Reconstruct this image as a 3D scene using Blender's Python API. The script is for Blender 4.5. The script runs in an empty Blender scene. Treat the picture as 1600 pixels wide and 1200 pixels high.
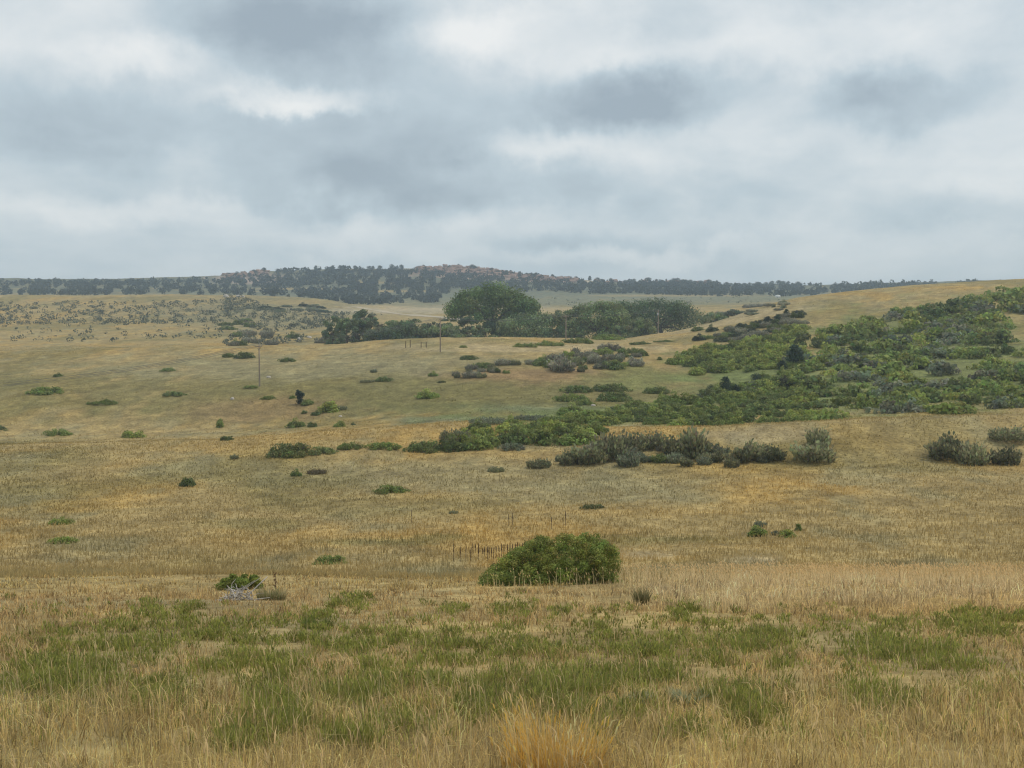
import bpy, math, random
import numpy as np

# ------------------------------------------------------------------ camera, sky, sun
SC = bpy.context.scene
COL = SC.collection
F = 1733.0            # focal length in pixels of the 1600x1200 photograph
HORIZ = 500.0         # picture row of eye level
CAMZ = 20.0           # eye height in the scene (ground under the camera is 1.6 m lower)
PITCH = math.atan((600.0 - HORIZ) / F)
CP, SP = math.cos(PITCH), math.sin(PITCH)

cam_d = bpy.data.cameras.new('camera')
cam_d.sensor_fit = 'HORIZONTAL'; cam_d.sensor_width = 36.0
cam_d.lens = 36.0 * F / 1600.0
cam_d.clip_start = 0.2; cam_d.clip_end = 30000.0
cam = bpy.data.objects.new('camera', cam_d); COL.objects.link(cam)
cam.location = (0, 0, CAMZ); cam.rotation_euler = (math.pi / 2 - PITCH, 0, 0)
SC.camera = cam

SUN_EL, SUN_AZ = math.radians(58), math.radians(62)     # azimuth clockwise from +Y (straight ahead)
sun_d = bpy.data.lights.new('sun', 'SUN'); sun_d.energy = 1.5; sun_d.angle = math.radians(10)
sun_d.color = (1.0, 0.91, 0.77)
sun = bpy.data.objects.new('sun', sun_d); COL.objects.link(sun)
sun.rotation_euler = (math.pi / 2 - SUN_EL, 0, math.pi - SUN_AZ)
sun.location = (0, 0, 200)

SC.view_settings.view_transform = 'Standard'; SC.view_settings.look = 'None'
SC.view_settings.exposure = 0.35; SC.view_settings.gamma = 1.0
SC.view_settings.use_curve_mapping = False
SC.render.engine = 'CYCLES'
SC.cycles.use_denoising = True
SC.cycles.max_bounces = 6; SC.cycles.volume_bounces = 1; SC.cycles.transparent_max_bounces = 8
SC.cycles.use_adaptive_sampling = False
SC.cycles.filter_width = 1.2


def pix_dir(px, py):
    dx = (px - 800.0) / F; dy = (600.0 - py) / F
    return np.array([dx, CP + dy * SP, -SP + dy * CP])


def build_world():
    w = bpy.data.worlds.new('World'); SC.world = w; w.use_nodes = True
    nt = w.node_tree; nt.nodes.clear(); N = nt.nodes.new; L = nt.links.new
    out = N('ShaderNodeOutputWorld'); bg = N('ShaderNodeBackground'); bg.inputs['Strength'].default_value = 0.1
    L(bg.outputs[0], out.inputs['Surface'])
    sky = N('ShaderNodeTexSky'); sky.sky_type = 'NISHITA'; sky.sun_disc = False
    sky.sun_elevation = SUN_EL; sky.sun_rotation = SUN_AZ
    tc = N('ShaderNodeTexCoord'); D = tc.outputs['Generated']

    def math_(op, a, b=None, c=None):
        m = N('ShaderNodeMath'); m.operation = op
        for i, v in enumerate((a, b, c)):
            if v is None: continue
            if isinstance(v, (int, float)): m.inputs[i].default_value = v
            else: L(v, m.inputs[i])
        return m.outputs[0]
    sep = N('ShaderNodeSeparateXYZ'); L(D, sep.inputs[0])
    zz = math_('ADD', math_('ABSOLUTE', sep.outputs['Z']), 0.22)
    cmb = N('ShaderNodeCombineXYZ')
    L(math_('DIVIDE', sep.outputs['X'], zz), cmb.inputs['X'])
    L(math_('DIVIDE', sep.outputs['Y'], zz), cmb.inputs['Y'])

    def noise(scale, detail, rough, off, dist=0.0):
        mp = N('ShaderNodeMapping'); L(cmb.outputs[0], mp.inputs['Vector'])
        mp.inputs['Location'].default_value = off
        n = N('ShaderNodeTexNoise'); n.inputs['Scale'].default_value = scale
        n.inputs['Detail'].default_value = detail; n.inputs['Roughness'].default_value = rough
        n.inputs['Distortion'].default_value = dist
        L(mp.outputs[0], n.inputs['Vector'])
        return n.outputs['Fac']
    big = noise(1.1, 5, 0.50, (3.1, 7.7, 0.0), 0.3)
    fine = noise(3.4, 6, 0.55, (1.3, -4.2, 0.0), 0.2)
    d = math_('ADD', math_('MULTIPLY', math_('SUBTRACT', big, 0.5), 1.5),
              math_('MULTIPLY', math_('SUBTRACT', fine, 0.5), 0.30))
    bm = N('ShaderNodeMapping'); L(D, bm.inputs['Vector']); bm.inputs['Scale'].default_value = (1, 1, 1.9)
    bn = N('ShaderNodeTexNoise'); L(bm.outputs[0], bn.inputs['Vector']); bn.inputs['Scale'].default_value = 9.0; bn.inputs['Detail'].default_value = 9
    bn.inputs['Roughness'].default_value = .60; bn.inputs['Distortion'].default_value = .35
    d = math_('ADD', d, math_('MULTIPLY', math_('SUBTRACT', bn.outputs['Fac'], .5), .75))
    # individual cloud masses of the deck: (px, py, half-width, half-height, weight); + is dark underside
    masses = [(440, 40, 200, 80, 0.84), (560, 215, 210, 60, 0.56), (640, 290, 330, 42, 0.69), (980, 160, 165, 50, 0.68),
              (900, 60, 160, 70, -0.38), (720, 55, 110, 50, -0.50), (1190, 90, 110, 110, -0.47), (480, 150, 90, 24, -0.50), (430, 165, 110, 14, -0.31),
              (860, 225, 90, 26, -0.35), (560, 375, 220, 28, -0.38), (1000, 400, 260, 16, -0.35), (1150, 300, 200, 50, 0.33), (1010, 90, 120, 26, -0.25),
              (860, 375, 220, 16, 0.25), (700, 130, 130, 40, 0.15), (1000, 190, 100, 24, 0.25), (1360, 160, 170, 45, 0.56), (1480, 330, 200, 34, 0.38),
              (150, 190, 220, 60, 0.50), (180, 330, 200, 26, -0.35), (230, 90, 90, 30, -0.38), (1400, 60, 120, 50, -0.31)]
    wob = N('ShaderNodeTexNoise'); wob.inputs['Scale'].default_value = 14.0; wob.inputs['Detail'].default_value = 6
    wob.inputs['Roughness'].default_value = 0.6; L(D, wob.inputs['Vector'])
    wv = N('ShaderNodeVectorMath'); wv.operation = 'MULTIPLY_ADD'; L(wob.outputs['Color'], wv.inputs[0])
    wv.inputs[1].default_value = (0.11, 0.11, 0.075); wv.inputs[2].default_value = (-0.055, -0.055, -0.0375)
    wd = N('ShaderNodeVectorMath'); wd.operation = 'ADD'; L(D, wd.inputs[0]); L(wv.outputs[0], wd.inputs[1])
    for (px, py, rx, ry, wt) in masses:
        c = pix_dir(px, py); c = c / np.linalg.norm(c)
        s = N('ShaderNodeVectorMath'); s.operation = 'SUBTRACT'; L(wd.outputs[0], s.inputs[0]); s.inputs[1].default_value = tuple(c)
        m = N('ShaderNodeVectorMath'); m.operation = 'MULTIPLY'; L(s.outputs[0], m.inputs[0])
        m.inputs[1].default_value = (F / rx / 1.5, 2.0, F / ry / 1.5)
        ln = N('ShaderNodeVectorMath'); ln.operation = 'LENGTH'; L(m.outputs[0], ln.inputs[0])
        r = N('ShaderNodeMapRange'); r.interpolation_type = 'SMOOTHSTEP'
        L(ln.outputs['Value'], r.inputs['Value'])
        r.inputs['From Min'].default_value = 1.0; r.inputs['From Max'].default_value = 0.0
        r.inputs['To Min'].default_value = 0.0; r.inputs['To Max'].default_value = wt
        d = math_('ADD', d, r.outputs['Result'])
    ramp = N('ShaderNodeValToRGB'); mr = N('ShaderNodeMapRange'); L(d, mr.inputs['Value'])
    mr.inputs['From Min'].default_value = -0.48; mr.inputs['From Max'].default_value = 0.76
    L(mr.outputs['Result'], ramp.inputs['Fac'])
    e = ramp.color_ramp.elements
    e[0].position = 0.0; e[0].color = (7.3, 7.35, 7.2, 1)
    e[1].position = 1.0; e[1].color = (2.75, 3.3, 3.75, 1)
    k = e.new(0.30); k.color = (5.7, 6.1, 6.25, 1)
    k = e.new(0.58); k.color = (4.2, 4.9, 5.3, 1)
    mix = N('ShaderNodeMixRGB'); mix.inputs['Fac'].default_value = 0.93
    L(sky.outputs[0], mix.inputs['Color1']); L(ramp.outputs[0], mix.inputs['Color2'])
    L(mix.outputs[0], bg.inputs['Color'])
    w.cycles.sampling_method = 'MANUAL'; w.cycles.sample_map_resolution = 512


build_world()

# ------------------------------------------------------------------ helpers
RNG = np.random.default_rng(7)


def vnoise(x, y, seed=0):
    xi = np.floor(x).astype(np.int64); yi = np.floor(y).astype(np.int64)
    fx = x - xi; fy = y - yi
    fx = fx * fx * (3 - 2 * fx); fy = fy * fy * (3 - 2 * fy)

    def h(a, b):
        n = (a * 374761393 + b * 668265263 + seed * 974634541) & 0xffffffff
        n = ((n ^ (n >> 13)) * 1274126177) & 0xffffffff
        n = n ^ (n >> 16)
        return (n & 0xffffff) / float(0xffffff)
    return (h(xi, yi) * (1 - fx) + h(xi + 1, yi) * fx) * (1 - fy) + (h(xi, yi + 1) * (1 - fx) + h(xi + 1, yi + 1) * fx) * fy


def fbm(x, y, octs=4, seed=0):
    s = np.zeros_like(np.asarray(x, float)); a = 0.5; t = 0
    for o in range(octs):
        s = s + a * vnoise(x * 2 ** o + 17.3 * o, y * 2 ** o - 9.1 * o, seed + o); t += a; a *= 0.5
    return s / t          # 0..1


def pchip(xk, yk, x):
    xk = np.asarray(xk, float); yk = np.asarray(yk, float); x = np.asarray(x, float)
    h = np.diff(xk); dl = np.diff(yk) / h
    m = np.zeros_like(yk)
    m[0], m[-1] = dl[0], dl[-1]
    for i in range(1, len(xk) - 1):
        if dl[i - 1] * dl[i] > 0:
            w1 = 2 * h[i] + h[i - 1]; w2 = h[i] + 2 * h[i - 1]
            m[i] = (w1 + w2) / (w1 / dl[i - 1] + w2 / dl[i])
    i = np.clip(np.searchsorted(xk, x) - 1, 0, len(xk) - 2)
    t = np.clip((x - xk[i]) / h[i], 0, 1)
    return (yk[i] * (1 + 2 * t) * (1 - t) ** 2 + h[i] * m[i] * t * (1 - t) ** 2
            + yk[i + 1] * t * t * (3 - 2 * t) + h[i] * m[i + 1] * t * t * (t - 1))


ONES = ['', 'first', 'second', 'third', 'fourth', 'fifth', 'sixth', 'seventh', 'eighth', 'ninth', 'tenth', 'eleventh', 'twelfth', 'thirteenth', 'fourteenth', 'fifteenth', 'sixteenth', 'seventeenth', 'eighteenth', 'nineteenth']
def ordinal(n):
    if n < 20: return ONES[n]
    t = ['', '', 'twenti', 'thirti', 'forti', 'fifti', 'sixti'][n // 10]
    return t + 'eth' if n % 10 == 0 else t[:-1] + 'y-' + ONES[n % 10]


# ------------------------------------------------------------------ the lie of the land
# every row is one line across the land: {column: (distance ahead, picture row)}
def same(Y, d): return {k: (Y, v) for k, v in d.items()}


ROWS = [
    same(70, {-300: 872, 350: 880, 800: 880, 1250: 874, 1900: 850}),
    same(95, {-300: 812, 350: 815, 800: 815, 1250: 806, 1900: 790}),
    same(130, {-300: 745, 350: 745, 800: 742, 1250: 732, 1900: 715}),
    {-300: (172, 700), 350: (166, 687), 500: (168, 676), 650: (172, 666), 800: (178, 658), 950: (165, 668), 1100: (156, 668), 1250: (150, 661), 1900: (150, 640)},
    {-300: (192, 701), 350: (184, 688), 500: (188, 677), 650: (192, 667), 800: (196, 659), 950: (184, 670), 1100: (175, 671), 1250: (170, 665), 1900: (170, 640)},
    same(216, {-300: 685, 350: 671, 500: 661, 650: 650, 800: 642, 950: 640, 1100: 636, 1250: 630, 1900: 600}),
    same(262, {-300: 622, 350: 607, 405: 604, 500: 602, 650: 600, 800: 592, 950: 595, 1100: 597, 1250: 585, 1900: 550}),
    same(320, {-300: 580, 350: 566, 500: 560, 688: 551, 800: 551, 950: 553, 1100: 553, 1250: 543, 1900: 500}),
    {-300: (380, 556), 350: (370, 541), 500: (375, 539), 620: (372, 530), 700: (375, 527), 800: (385, 527), 950: (412, 530), 1033: (436, 521), 1100: (446, 507), 1250: (490, 465), 1500: (520, 442), 1900: (560, 425)},
    {-300: (430, 556), 350: (430, 541), 500: (440, 545), 650: (440, 542), 800: (450, 540), 950: (472, 542), 1033: (490, 532), 1100: (500, 518), 1250: (545, 471), 1500: (580, 448), 1900: (620, 430)},
    same(650, {-300: 520, 350: 503, 500: 508, 650: 513, 800: 510, 950: 505, 1100: 493, 1250: 474, 1500: 456, 1900: 436}),
    same(780, {-300: 490, 350: 478, 500: 486, 650: 499, 800: 496, 950: 490, 1100: 485, 1250: 475, 1900: 450}),
    same(920, {-300: 463, 350: 461, 430: 463, 500: 468, 570: 480, 650: 489, 800: 486, 950: 482, 1100: 480, 1250: 473, 1900: 455}),
    same(1060, {-300: 466, 350: 464, 500: 472, 570: 479, 650: 481, 800: 478, 950: 475, 1100: 474, 1250: 470, 1900: 458}),
    same(1250, {-300: 464, 350: 462, 500: 467, 650: 473, 800: 470, 950: 467, 1100: 467, 1250: 465, 1900: 458}),
    same(1450, {-300: 458, 350: 455, 500: 456, 650: 456, 800: 457, 950: 460, 1100: 462, 1250: 461, 1900: 455}),
    same(1650, {-300: 444, 350: 443, 500: 437, 650: 435, 800: 440, 950: 449, 1100: 453, 1250: 455, 1900: 450}),
    {-300: (1800, 441), 350: (1800, 440), 500: (1800, 428), 650: (1810, 427), 800: (1810, 436), 900: (1805, 443), 950: (1800, 446), 1100: (1800, 448), 1250: (1800, 451), 1900: (1800, 445)},
    same(1850, {-300: 430, 150: 436, 350: 431, 420: 424, 500: 419.5, 590: 419, 650: 418, 700: 416.5, 760: 422, 800: 426.5, 850: 432, 900: 437.5, 950: 440.5, 985: 441, 1000: 439.5, 1060: 440, 1100: 442, 1160: 448.5, 1215: 444.5, 1250: 445, 1450: 440, 1900: 434}),
    same(2500, {-300: 470, 700: 470, 1900: 470}),
    same(9000, {-300: 496, 700: 496, 1900: 496}),
]
U0, U1, NU = -1.3, 1.3, 521
UG = np.linspace(U0, U1, NU)
LY = np.linspace(math.log(2.0), math.log(9000.0), 900)


def build_table():
    px = np.clip(800 + UG * F, -300, 1900)
    Ys, Zs = [], []
    for yy in (1.5, 8, 20, 34, 46):                       # the even near slope down to its lip
        Ys.append(np.full(NU, yy)); Zs.append(np.full(NU, CAMZ - 1.6 - 0.2 * yy))
    for r in ROWS:
        k = sorted(r)
        Y = pchip(k, [r[q][0] for q in k], px); P = pchip(k, [r[q][1] for q in k], px)
        dy = (600 - P) / F
        Ys.append(Y); Zs.append(CAMZ + Y * (-SP + dy * CP) / (CP + dy * SP))
    Ys = np.array(Ys); Zs = np.array(Zs)
    T = np.zeros((NU, len(LY)))
    for i in range(NU):
        T[i] = pchip(np.log(Ys[:, i]), Zs[:, i], LY)
    return T


TAB = build_table()


def height(X, Y):
    X = np.asarray(X, float); Y = np.asarray(Y, float)
    Yc = np.maximum(Y, 2.0)
    u = np.clip(X / np.maximum(Y, 12.0), U0 + 1e-6, U1 - 1e-6)
    fu = (u - U0) / (U1 - U0) * (NU - 1); fy = np.clip((np.log(Yc) - LY[0]) / (LY[-1] - LY[0]), 0, 1 - 1e-9) * (len(LY) - 1)
    iu = fu.astype(int); iy = fy.astype(int); a = fu - iu; b = fy - iy
    z = (TAB[iu, iy] * (1 - a) * (1 - b) + TAB[iu + 1, iy] * a * (1 - b) + TAB[iu, iy + 1] * (1 - a) * b + TAB[iu + 1, iy + 1] * a * b)
    z = z + np.where(Y < 2.0, -0.2 * np.maximum(Y - 2.0, -8.0), 0.0)
    # hummocks and folds
    w = np.clip((Yc - 5) / 60, 0, 1)
    z = z + (fbm(X / 2.3, Y / 2.3, 3, 5) - .5) * 0.12
    z = z + (fbm(X / 11, Y / 11, 3, 9) - .5) * 0.65 * w
    w2 = np.clip((Yc - 500) / 700, 0, 1)
    z = z + (fbm(X / 60, Y / 60, 4, 12) - .5) * 5.0 * w2
    return z


def hit(px, py, y0=4.0, y1=3000.0):
    """the ground point seen at a pixel, walking out along its ray"""
    d = pix_dir(px, py); d = d / d[1]
    Y = np.exp(np.linspace(math.log(y0), math.log(y1), 1600))
    g = height(d[0] * Y, Y) - (CAMZ + d[2] * Y)
    i = np.argmax(g > 0)
    if g[i] <= 0: i = len(Y) - 1
    if i > 0:
        t = g[i - 1] / (g[i - 1] - g[i] + 1e-12); yy = Y[i - 1] + (Y[i] - Y[i - 1]) * t
    else: yy = Y[0]
    return np.array([d[0] * yy, yy, float(height(np.array([d[0] * yy]), np.array([yy]))[0])])


def project(X, Y, Z):
    dz = Z - CAMZ
    fw = np.maximum(Y * CP - dz * SP, 0.3); up = Y * SP + dz * CP
    return 800 + F * X / fw, 600 - F * up / fw


# ------------------------------------------------------------------ ground colour (what grows there)
TAN = (.325, .245, .105); GOLD = (.38, .25, .078); OLIVE = (.165, .148, .055); PALE = (.40, .325, .195)
GREY = (.25, .222, .118); RED = (.30, .185, .095); GREEN = (.12, .15, .048); DUST = (.47, .40, .29); ROCKRED = (.33, .215, .165); SAGE = (.155, .165, .105)
ZONES = [  # (px, py, half-w, half-h, colour, strength, nearest, farthest)
    (800, 615, 1400, 58, OLIVE, .75, 190, 330), (800, 640, 600, 16, GREEN, .45, 190, 260), (700, 622, 360, 34, OLIVE, .7, 190, 330), (480, 650, 160, 22, OLIVE, .5, 190, 260),
    (860, 640, 130, 10, (.15, .18, .10), .7, 190, 250), (680, 655, 110, 5, (.17, .19, .11), .6, 180, 240),
    (850, 585, 190, 16, RED, .6, 240, 340), (420, 640, 160, 26, RED, .45, 190, 280),
    (1010, 590, 110, 22, (.17, .19, .06), .65, 230, 340), (1150, 590, 60, 8, (.2, .2, .065), .7, 200, 340),
    (430, 575, 330, 22, GREY, .75, 250, 370), (640, 565, 190, 14, GREY, .6, 270, 370), (420, 535, 120, 8, GOLD, 0.22, 330, 420), (850, 545, 300, 9, PALE, .5, 320, 460), (1120, 495, 180, 40, PALE, .55, 400, 560),
    (1220, 600, 190, 75, (.15, .18, .06), .9, 165, 420), (1450, 570, 230, 100, (.16, .185, .065), .85, 160, 480), (980, 650, 300, 20, (.15, .18, .06), .75, 170, 260),
    (560, 680, 320, 9, GOLD, 0.47, 120, 190), (380, 700, 120, 16, GOLD, 0.36, 120, 190), (1180, 680, 130, 14, PALE, .45, 110, 190), (1100, 735, 130, 14, GOLD, 0.25, 110, 160), (820, 708, 150, 8, GOLD, 0.29, 120, 190),
    (780, 745, 420, 26, GREY, .6, 100, 170), (980, 770, 240, 24, GREY, .55, 95, 160), (600, 790, 250, 20, OLIVE, .35, 80, 140), (450, 760, 150, 26, OLIVE, .35, 90, 150),
    (1210, 765, 110, 24, GOLD, 0.43, 85, 140), (1000, 800, 300, 10, GOLD, 0.29, 80, 130), (780, 835, 300, 14, GOLD, 0.43, 70, 110), (470, 840, 190, 22, GOLD, 0.36, 65, 110), (1050, 845, 160, 9, OLIVE, .6, 70, 110), (1130, 850, 160, 12, GOLD, 0.22, 70, 105),
    (590, 848, 120, 8, OLIVE, .7, 65, 105), (690, 840, 60, 7, OLIVE, .6, 65, 105), (400, 820, 90, 12, OLIVE, .5, 70, 110),
    (1070, 890, 140, 14, GREY, .7, 48, 80), (680, 895, 120, 14, GREY, .75, 48, 80), (1010, 868, 60, 10, PALE, .5, 60, 90), (1180, 875, 70, 8, PALE, .6, 55, 90),
    (430, 490, 220, 36, SAGE, .55, 430, 960), (640, 500, 140, 12, TAN, .6, 500, 900), (720, 484, 240, 8, DUST, .5, 640, 1150), (960, 474, 300, 7, SAGE, .7, 980, 1350), (900, 488, 160, 8, TAN, .6, 600, 1000),
    (440, 472, 100, 5, TAN, .6, 700, 960), (1100, 465, 300, 6, SAGE, .7, 1000, 1500), (600, 462, 500, 10, SAGE, .8, 1040, 1600),
    (800, 440, 1500, 34, (.10, .115, .08), .9, 1330, 2600), (800, 470, 1500, 18, SAGE, .55, 1080, 1500), (780, 428, 130, 11, ROCKRED, .95, 1690, 1900), (690, 424, 70, 9, ROCKRED, .9, 1690, 1900), (390, 436, 70, 10, (.36, .27, .215), .9, 1600, 1900),
    (860, 437, 60, 7, ROCKRED, .9, 1690, 1900), (1110, 446, 40, 4, (.33, .26, .2), .8, 1690, 1900), (930, 441, 25, 5, DUST, .8, 1650, 1900),
    (480, 451.5, 120, 2, TAN, .9, 1300, 1640), (620, 455, 60, 2.2, TAN, .9, 1300, 1640), (590, 441, 70, 2.5, TAN, .9, 1500, 1700), (1050, 462, 160, 2, TAN, .7, 1200, 1500),
]


def mixc(c, t, w): return c * (1 - w[:, None]) + np.asarray(t)[None, :] * w[:, None]


def ground_color(X, Y, Z):
    n = len(X); c = np.tile(np.array(TAN), (n, 1))
    a = fbm(X / 14, Y / 22, 4, 31); b = fbm(X / 5, Y / 9, 3, 47); g = fbm(X / 30, Y / 45, 3, 71)
    c = mixc(c, GOLD, np.clip((a - .52) * 4.0, 0, .7)); c = mixc(c, OLIVE, np.clip((g - .50) * 3.4, 0, .6))
    c = mixc(c, GREY, np.clip((b - .55) * 3.5, 0, .6))
    px, py = project(X, Y, Z)
    wob = (fbm(X / 6, Y / 10, 3, 5) - .5) * 1.1
    for (zx, zy, rx, ry, t, s, y0, y1) in ZONES:
        m = (Y > y0) & (Y < y1)
        if not m.any(): continue
        r = np.sqrt(((px[m] - zx) / rx) ** 2 + ((py[m] - zy) / ry) ** 2) + wob[m]
        w = np.clip((1.15 - r) / .7, 0, 1); w = w * w * (3 - 2 * w) * s
        c[m] = mixc(c[m], t, w)
    v = .72 + .56 * fbm(X / 1.7, Y / 1.7, 3, 90)
    return c * v[:, None]


# ------------------------------------------------------------------ mesh and material helpers
def mk_mesh(name, V, quads=None, tris=None, tint=None, smooth=False):
    me = bpy.data.meshes.new(name)
    V = np.ascontiguousarray(V, np.float32)
    idx = []; st = []; tot = 0
    for f, k in ((quads, 4), (tris, 3)):
        if f is None or len(f) == 0: continue
        f = np.asarray(f, np.int32); idx.append(f.ravel()); st.append(tot + np.arange(len(f), dtype=np.int32) * k); tot += f.size
    idx = np.concatenate(idx); st = np.concatenate(st).astype(np.int32)
    me.vertices.add(len(V)); me.vertices.foreach_set('co', V.ravel())
    me.loops.add(len(idx)); me.loops.foreach_set('vertex_index', idx)
    me.polygons.add(len(st)); me.polygons.foreach_set('loop_start', st)
    if tint is not None:
        a = me.attributes.new('tint', 'FLOAT_COLOR', 'POINT')
        t = np.ones((len(V), 4), np.float32); t[:, :3] = tint
        a.data.foreach_set('color', t.ravel())
    if smooth: me.polygons.foreach_set('use_smooth', np.ones(len(st), bool))
    me.update(calc_edges=True)
    return me


def new_mat(name, rough=0.9):
    m = bpy.data.materials.new(name); m.use_nodes = True
    b = m.node_tree.nodes['Principled BSDF']; b.inputs['Roughness'].default_value = rough
    b.inputs['Specular IOR Level'].default_value = 0.15
    return m, m.node_tree, b


def attr_node(nt):
    a = nt.nodes.new('ShaderNodeAttribute'); a.attribute_name = 'tint'; return a.outputs['Color']


def mulcol(nt, a, b):
    m = nt.nodes.new('ShaderNodeMixRGB'); m.blend_type = 'MULTIPLY'; m.inputs['Fac'].default_value = 1.0
    nt.links.new(a, m.inputs['Color1'])
    if isinstance(b, tuple): m.inputs['Color2'].default_value = b
    else: nt.links.new(b, m.inputs['Color2'])
    return m.outputs[0]


def noise_gain(nt, scale, lo, hi, detail=4, coord='Object', stretch=(1, 1, 1)):
    tc = nt.nodes.new('ShaderNodeTexCoord'); mp = nt.nodes.new('ShaderNodeMapping'); mp.inputs['Scale'].default_value = stretch
    nt.links.new(tc.outputs[coord], mp.inputs['Vector'])
    n = nt.nodes.new('ShaderNodeTexNoise'); n.inputs['Scale'].default_value = scale; n.inputs['Detail'].default_value = detail
    nt.links.new(mp.outputs[0], n.inputs['Vector'])
    r = nt.nodes.new('ShaderNodeMapRange'); nt.links.new(n.outputs['Fac'], r.inputs['Value'])
    r.inputs['From Min'].default_value = .25; r.inputs['From Max'].default_value = .75
    r.inputs['To Min'].default_value = lo; r.inputs['To Max'].default_value = hi
    return r.outputs['Result'], n.outputs['Fac']


def make_ground_mat():
    m, nt, b = new_mat('dry_prairie', 1.0)
    c = attr_node(nt)
    g1, f1 = noise_gain(nt, 2.2, .62, 1.3, 6); g2, f2 = noise_gain(nt, .22, .72, 1.28, 6); g3, f3 = noise_gain(nt, .75, .75, 1.22, 5, 'Object', (1, .6, 1))
    c = mulcol(nt, mulcol(nt, mulcol(nt, c, g1), g2), g3)
    nt.links.new(c, b.inputs['Base Color'])
    bp = nt.nodes.new('ShaderNodeBump'); bp.inputs['Strength'].default_value = .8; bp.inputs['Distance'].default_value = .25
    nt.links.new(f1, bp.inputs['Height']); nt.links.new(bp.outputs[0], b.inputs['Normal'])
    return m


def make_leaf_mat(name, transl=.28, objcol=True, rough=.7):
    m, nt, b = new_mat(name, rough)
    c = attr_node(nt)
    if objcol:
        oi = nt.nodes.new('ShaderNodeObjectInfo'); c = mulcol(nt, c, oi.outputs['Color'])
    nt.links.new(c, b.inputs['Base Color'])
    t = nt.nodes.new('ShaderNodeBsdfTranslucent'); nt.links.new(c, t.inputs['Color'])
    mx = nt.nodes.new('ShaderNodeMixShader'); mx.inputs[0].default_value = transl
    nt.links.new(b.outputs[0], mx.inputs[1]); nt.links.new(t.outputs[0], mx.inputs[2])
    nt.links.new(mx.outputs[0], nt.nodes['Material Output'].inputs['Surface'])
    return m


def make_plain(name, col, rough=.85, lo=.75, hi=1.2, scale=6, stretch=(1, 1, 1)):
    m, nt, b = new_mat(name, rough)
    g, f = noise_gain(nt, scale, lo, hi, 5, 'Object', stretch)
    rgb = nt.nodes.new('ShaderNodeRGB'); rgb.outputs[0].default_value = (*col, 1)
    nt.links.new(mulcol(nt, rgb.outputs[0], g), b.inputs['Base Color'])
    return m


M_GROUND = make_ground_mat()
M_LEAF = make_leaf_mat('foliage', .38)
M_GRASS = make_leaf_mat('grass_blades', .45, False, .6)
M_BARK = make_plain('bark', (.13, .105, .085), .95, .6, 1.3, 5, (1, 1, .2))
M_POLE = make_plain('weathered_pole_wood', (.29, .235, .18), .9, .7, 1.25, 7, (1, 1, .1))
M_WIRE = make_plain('aluminium_wire', (.10, .105, .11), .5, .9, 1.1)
M_CERAM = make_plain('insulator_ceramic', (.25, .24, .23), .35, .9, 1.1)
M_DEAD = make_plain('bleached_dead_wood', (.50, .46, .41), .9, .6, 1.2, 20, (1, 1, .3))
M_STALK = make_plain('dead_mullein_stalk', (.085, .055, .035), .95, .7, 1.3, 20)
M_ROCK = make_plain('pale_granite', (.50, .45, .39), .95, .7, 1.2, 1.5)
M_REDROCK = make_plain('red_sandstone', (.33, .215, .165), .95, .6, 1.25, .25)
M_TRACK = make_plain('dusty_track', (.43, .37, .27), 1.0, .8, 1.15, .5)
M_WHITE = make_plain('white_siding', (.80, .80, .78), .6, .95, 1.03)
M_ROOF = make_plain('grey_roof_sheet', (.42, .43, .44), .5, .9, 1.1)
M_GLASS = make_plain('dark_window_glass', (.04, .05, .06), .15, .95, 1.05)


def link(name, me, mat=None, parent=None, color=None, loc=None):
    o = bpy.data.objects.new(name, me); COL.objects.link(o)
    if mat is not None and me is not None and len(me.materials) == 0: me.materials.append(mat)
    if parent is not None: o.parent = parent
    if color is not None: o.color = (*color, 1)
    if loc is not None: o.location = loc
    return o


def tag(o, label, cat=None, group=None, kind=None):
    if label: o['label'] = label
    if cat: o['category'] = cat
    if group: o['group'] = group
    if kind: o['kind'] = kind
    return o


def tubes(segs, sides=6):
    """segs: list of (points (n,3), radii (n)) -> verts, quads"""
    V = []; Q = []; base = 0
    ang = np.linspace(0, 2 * math.pi, sides, endpoint=False)
    for P, R in segs:
        P = np.asarray(P, float); R = np.asarray(R, float); n = len(P)
        T = np.gradient(P, axis=0); T /= np.linalg.norm(T, axis=1)[:, None] + 1e-9
        ref = np.array([1.0, .13, .07]) if abs(T[0][0]) < .9 else np.array([.1, 1.0, .05])
        A = np.cross(T, ref); A /= np.linalg.norm(A, axis=1)[:, None] + 1e-9; B = np.cross(T, A)
        ring = P[:, None, :] + R[:, None, None] * (np.cos(ang)[None, :, None] * A[:, None, :] + np.sin(ang)[None, :, None] * B[:, None, :])
        V.append(ring.reshape(-1, 3))
        for i in range(n - 1):
            for k in range(sides):
                k2 = (k + 1) % sides
                Q.append((base + i * sides + k, base + i * sides + k2, base + (i + 1) * sides + k2, base + (i + 1) * sides + k))
        V.append(P[-1:] + 0); top = base + n * sides      # cap tip
        for k in range(0, sides):
            Q.append((base + (n - 1) * sides + k, base + (n - 1) * sides + (k + 1) % sides, top, top))
        base += n * sides + 1
    V = np.concatenate(V); Q = np.array(Q)
    t = Q[Q[:, 2] == Q[:, 3]][:, :3]; q = Q[Q[:, 2] != Q[:, 3]]
    return V, q, t


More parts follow.
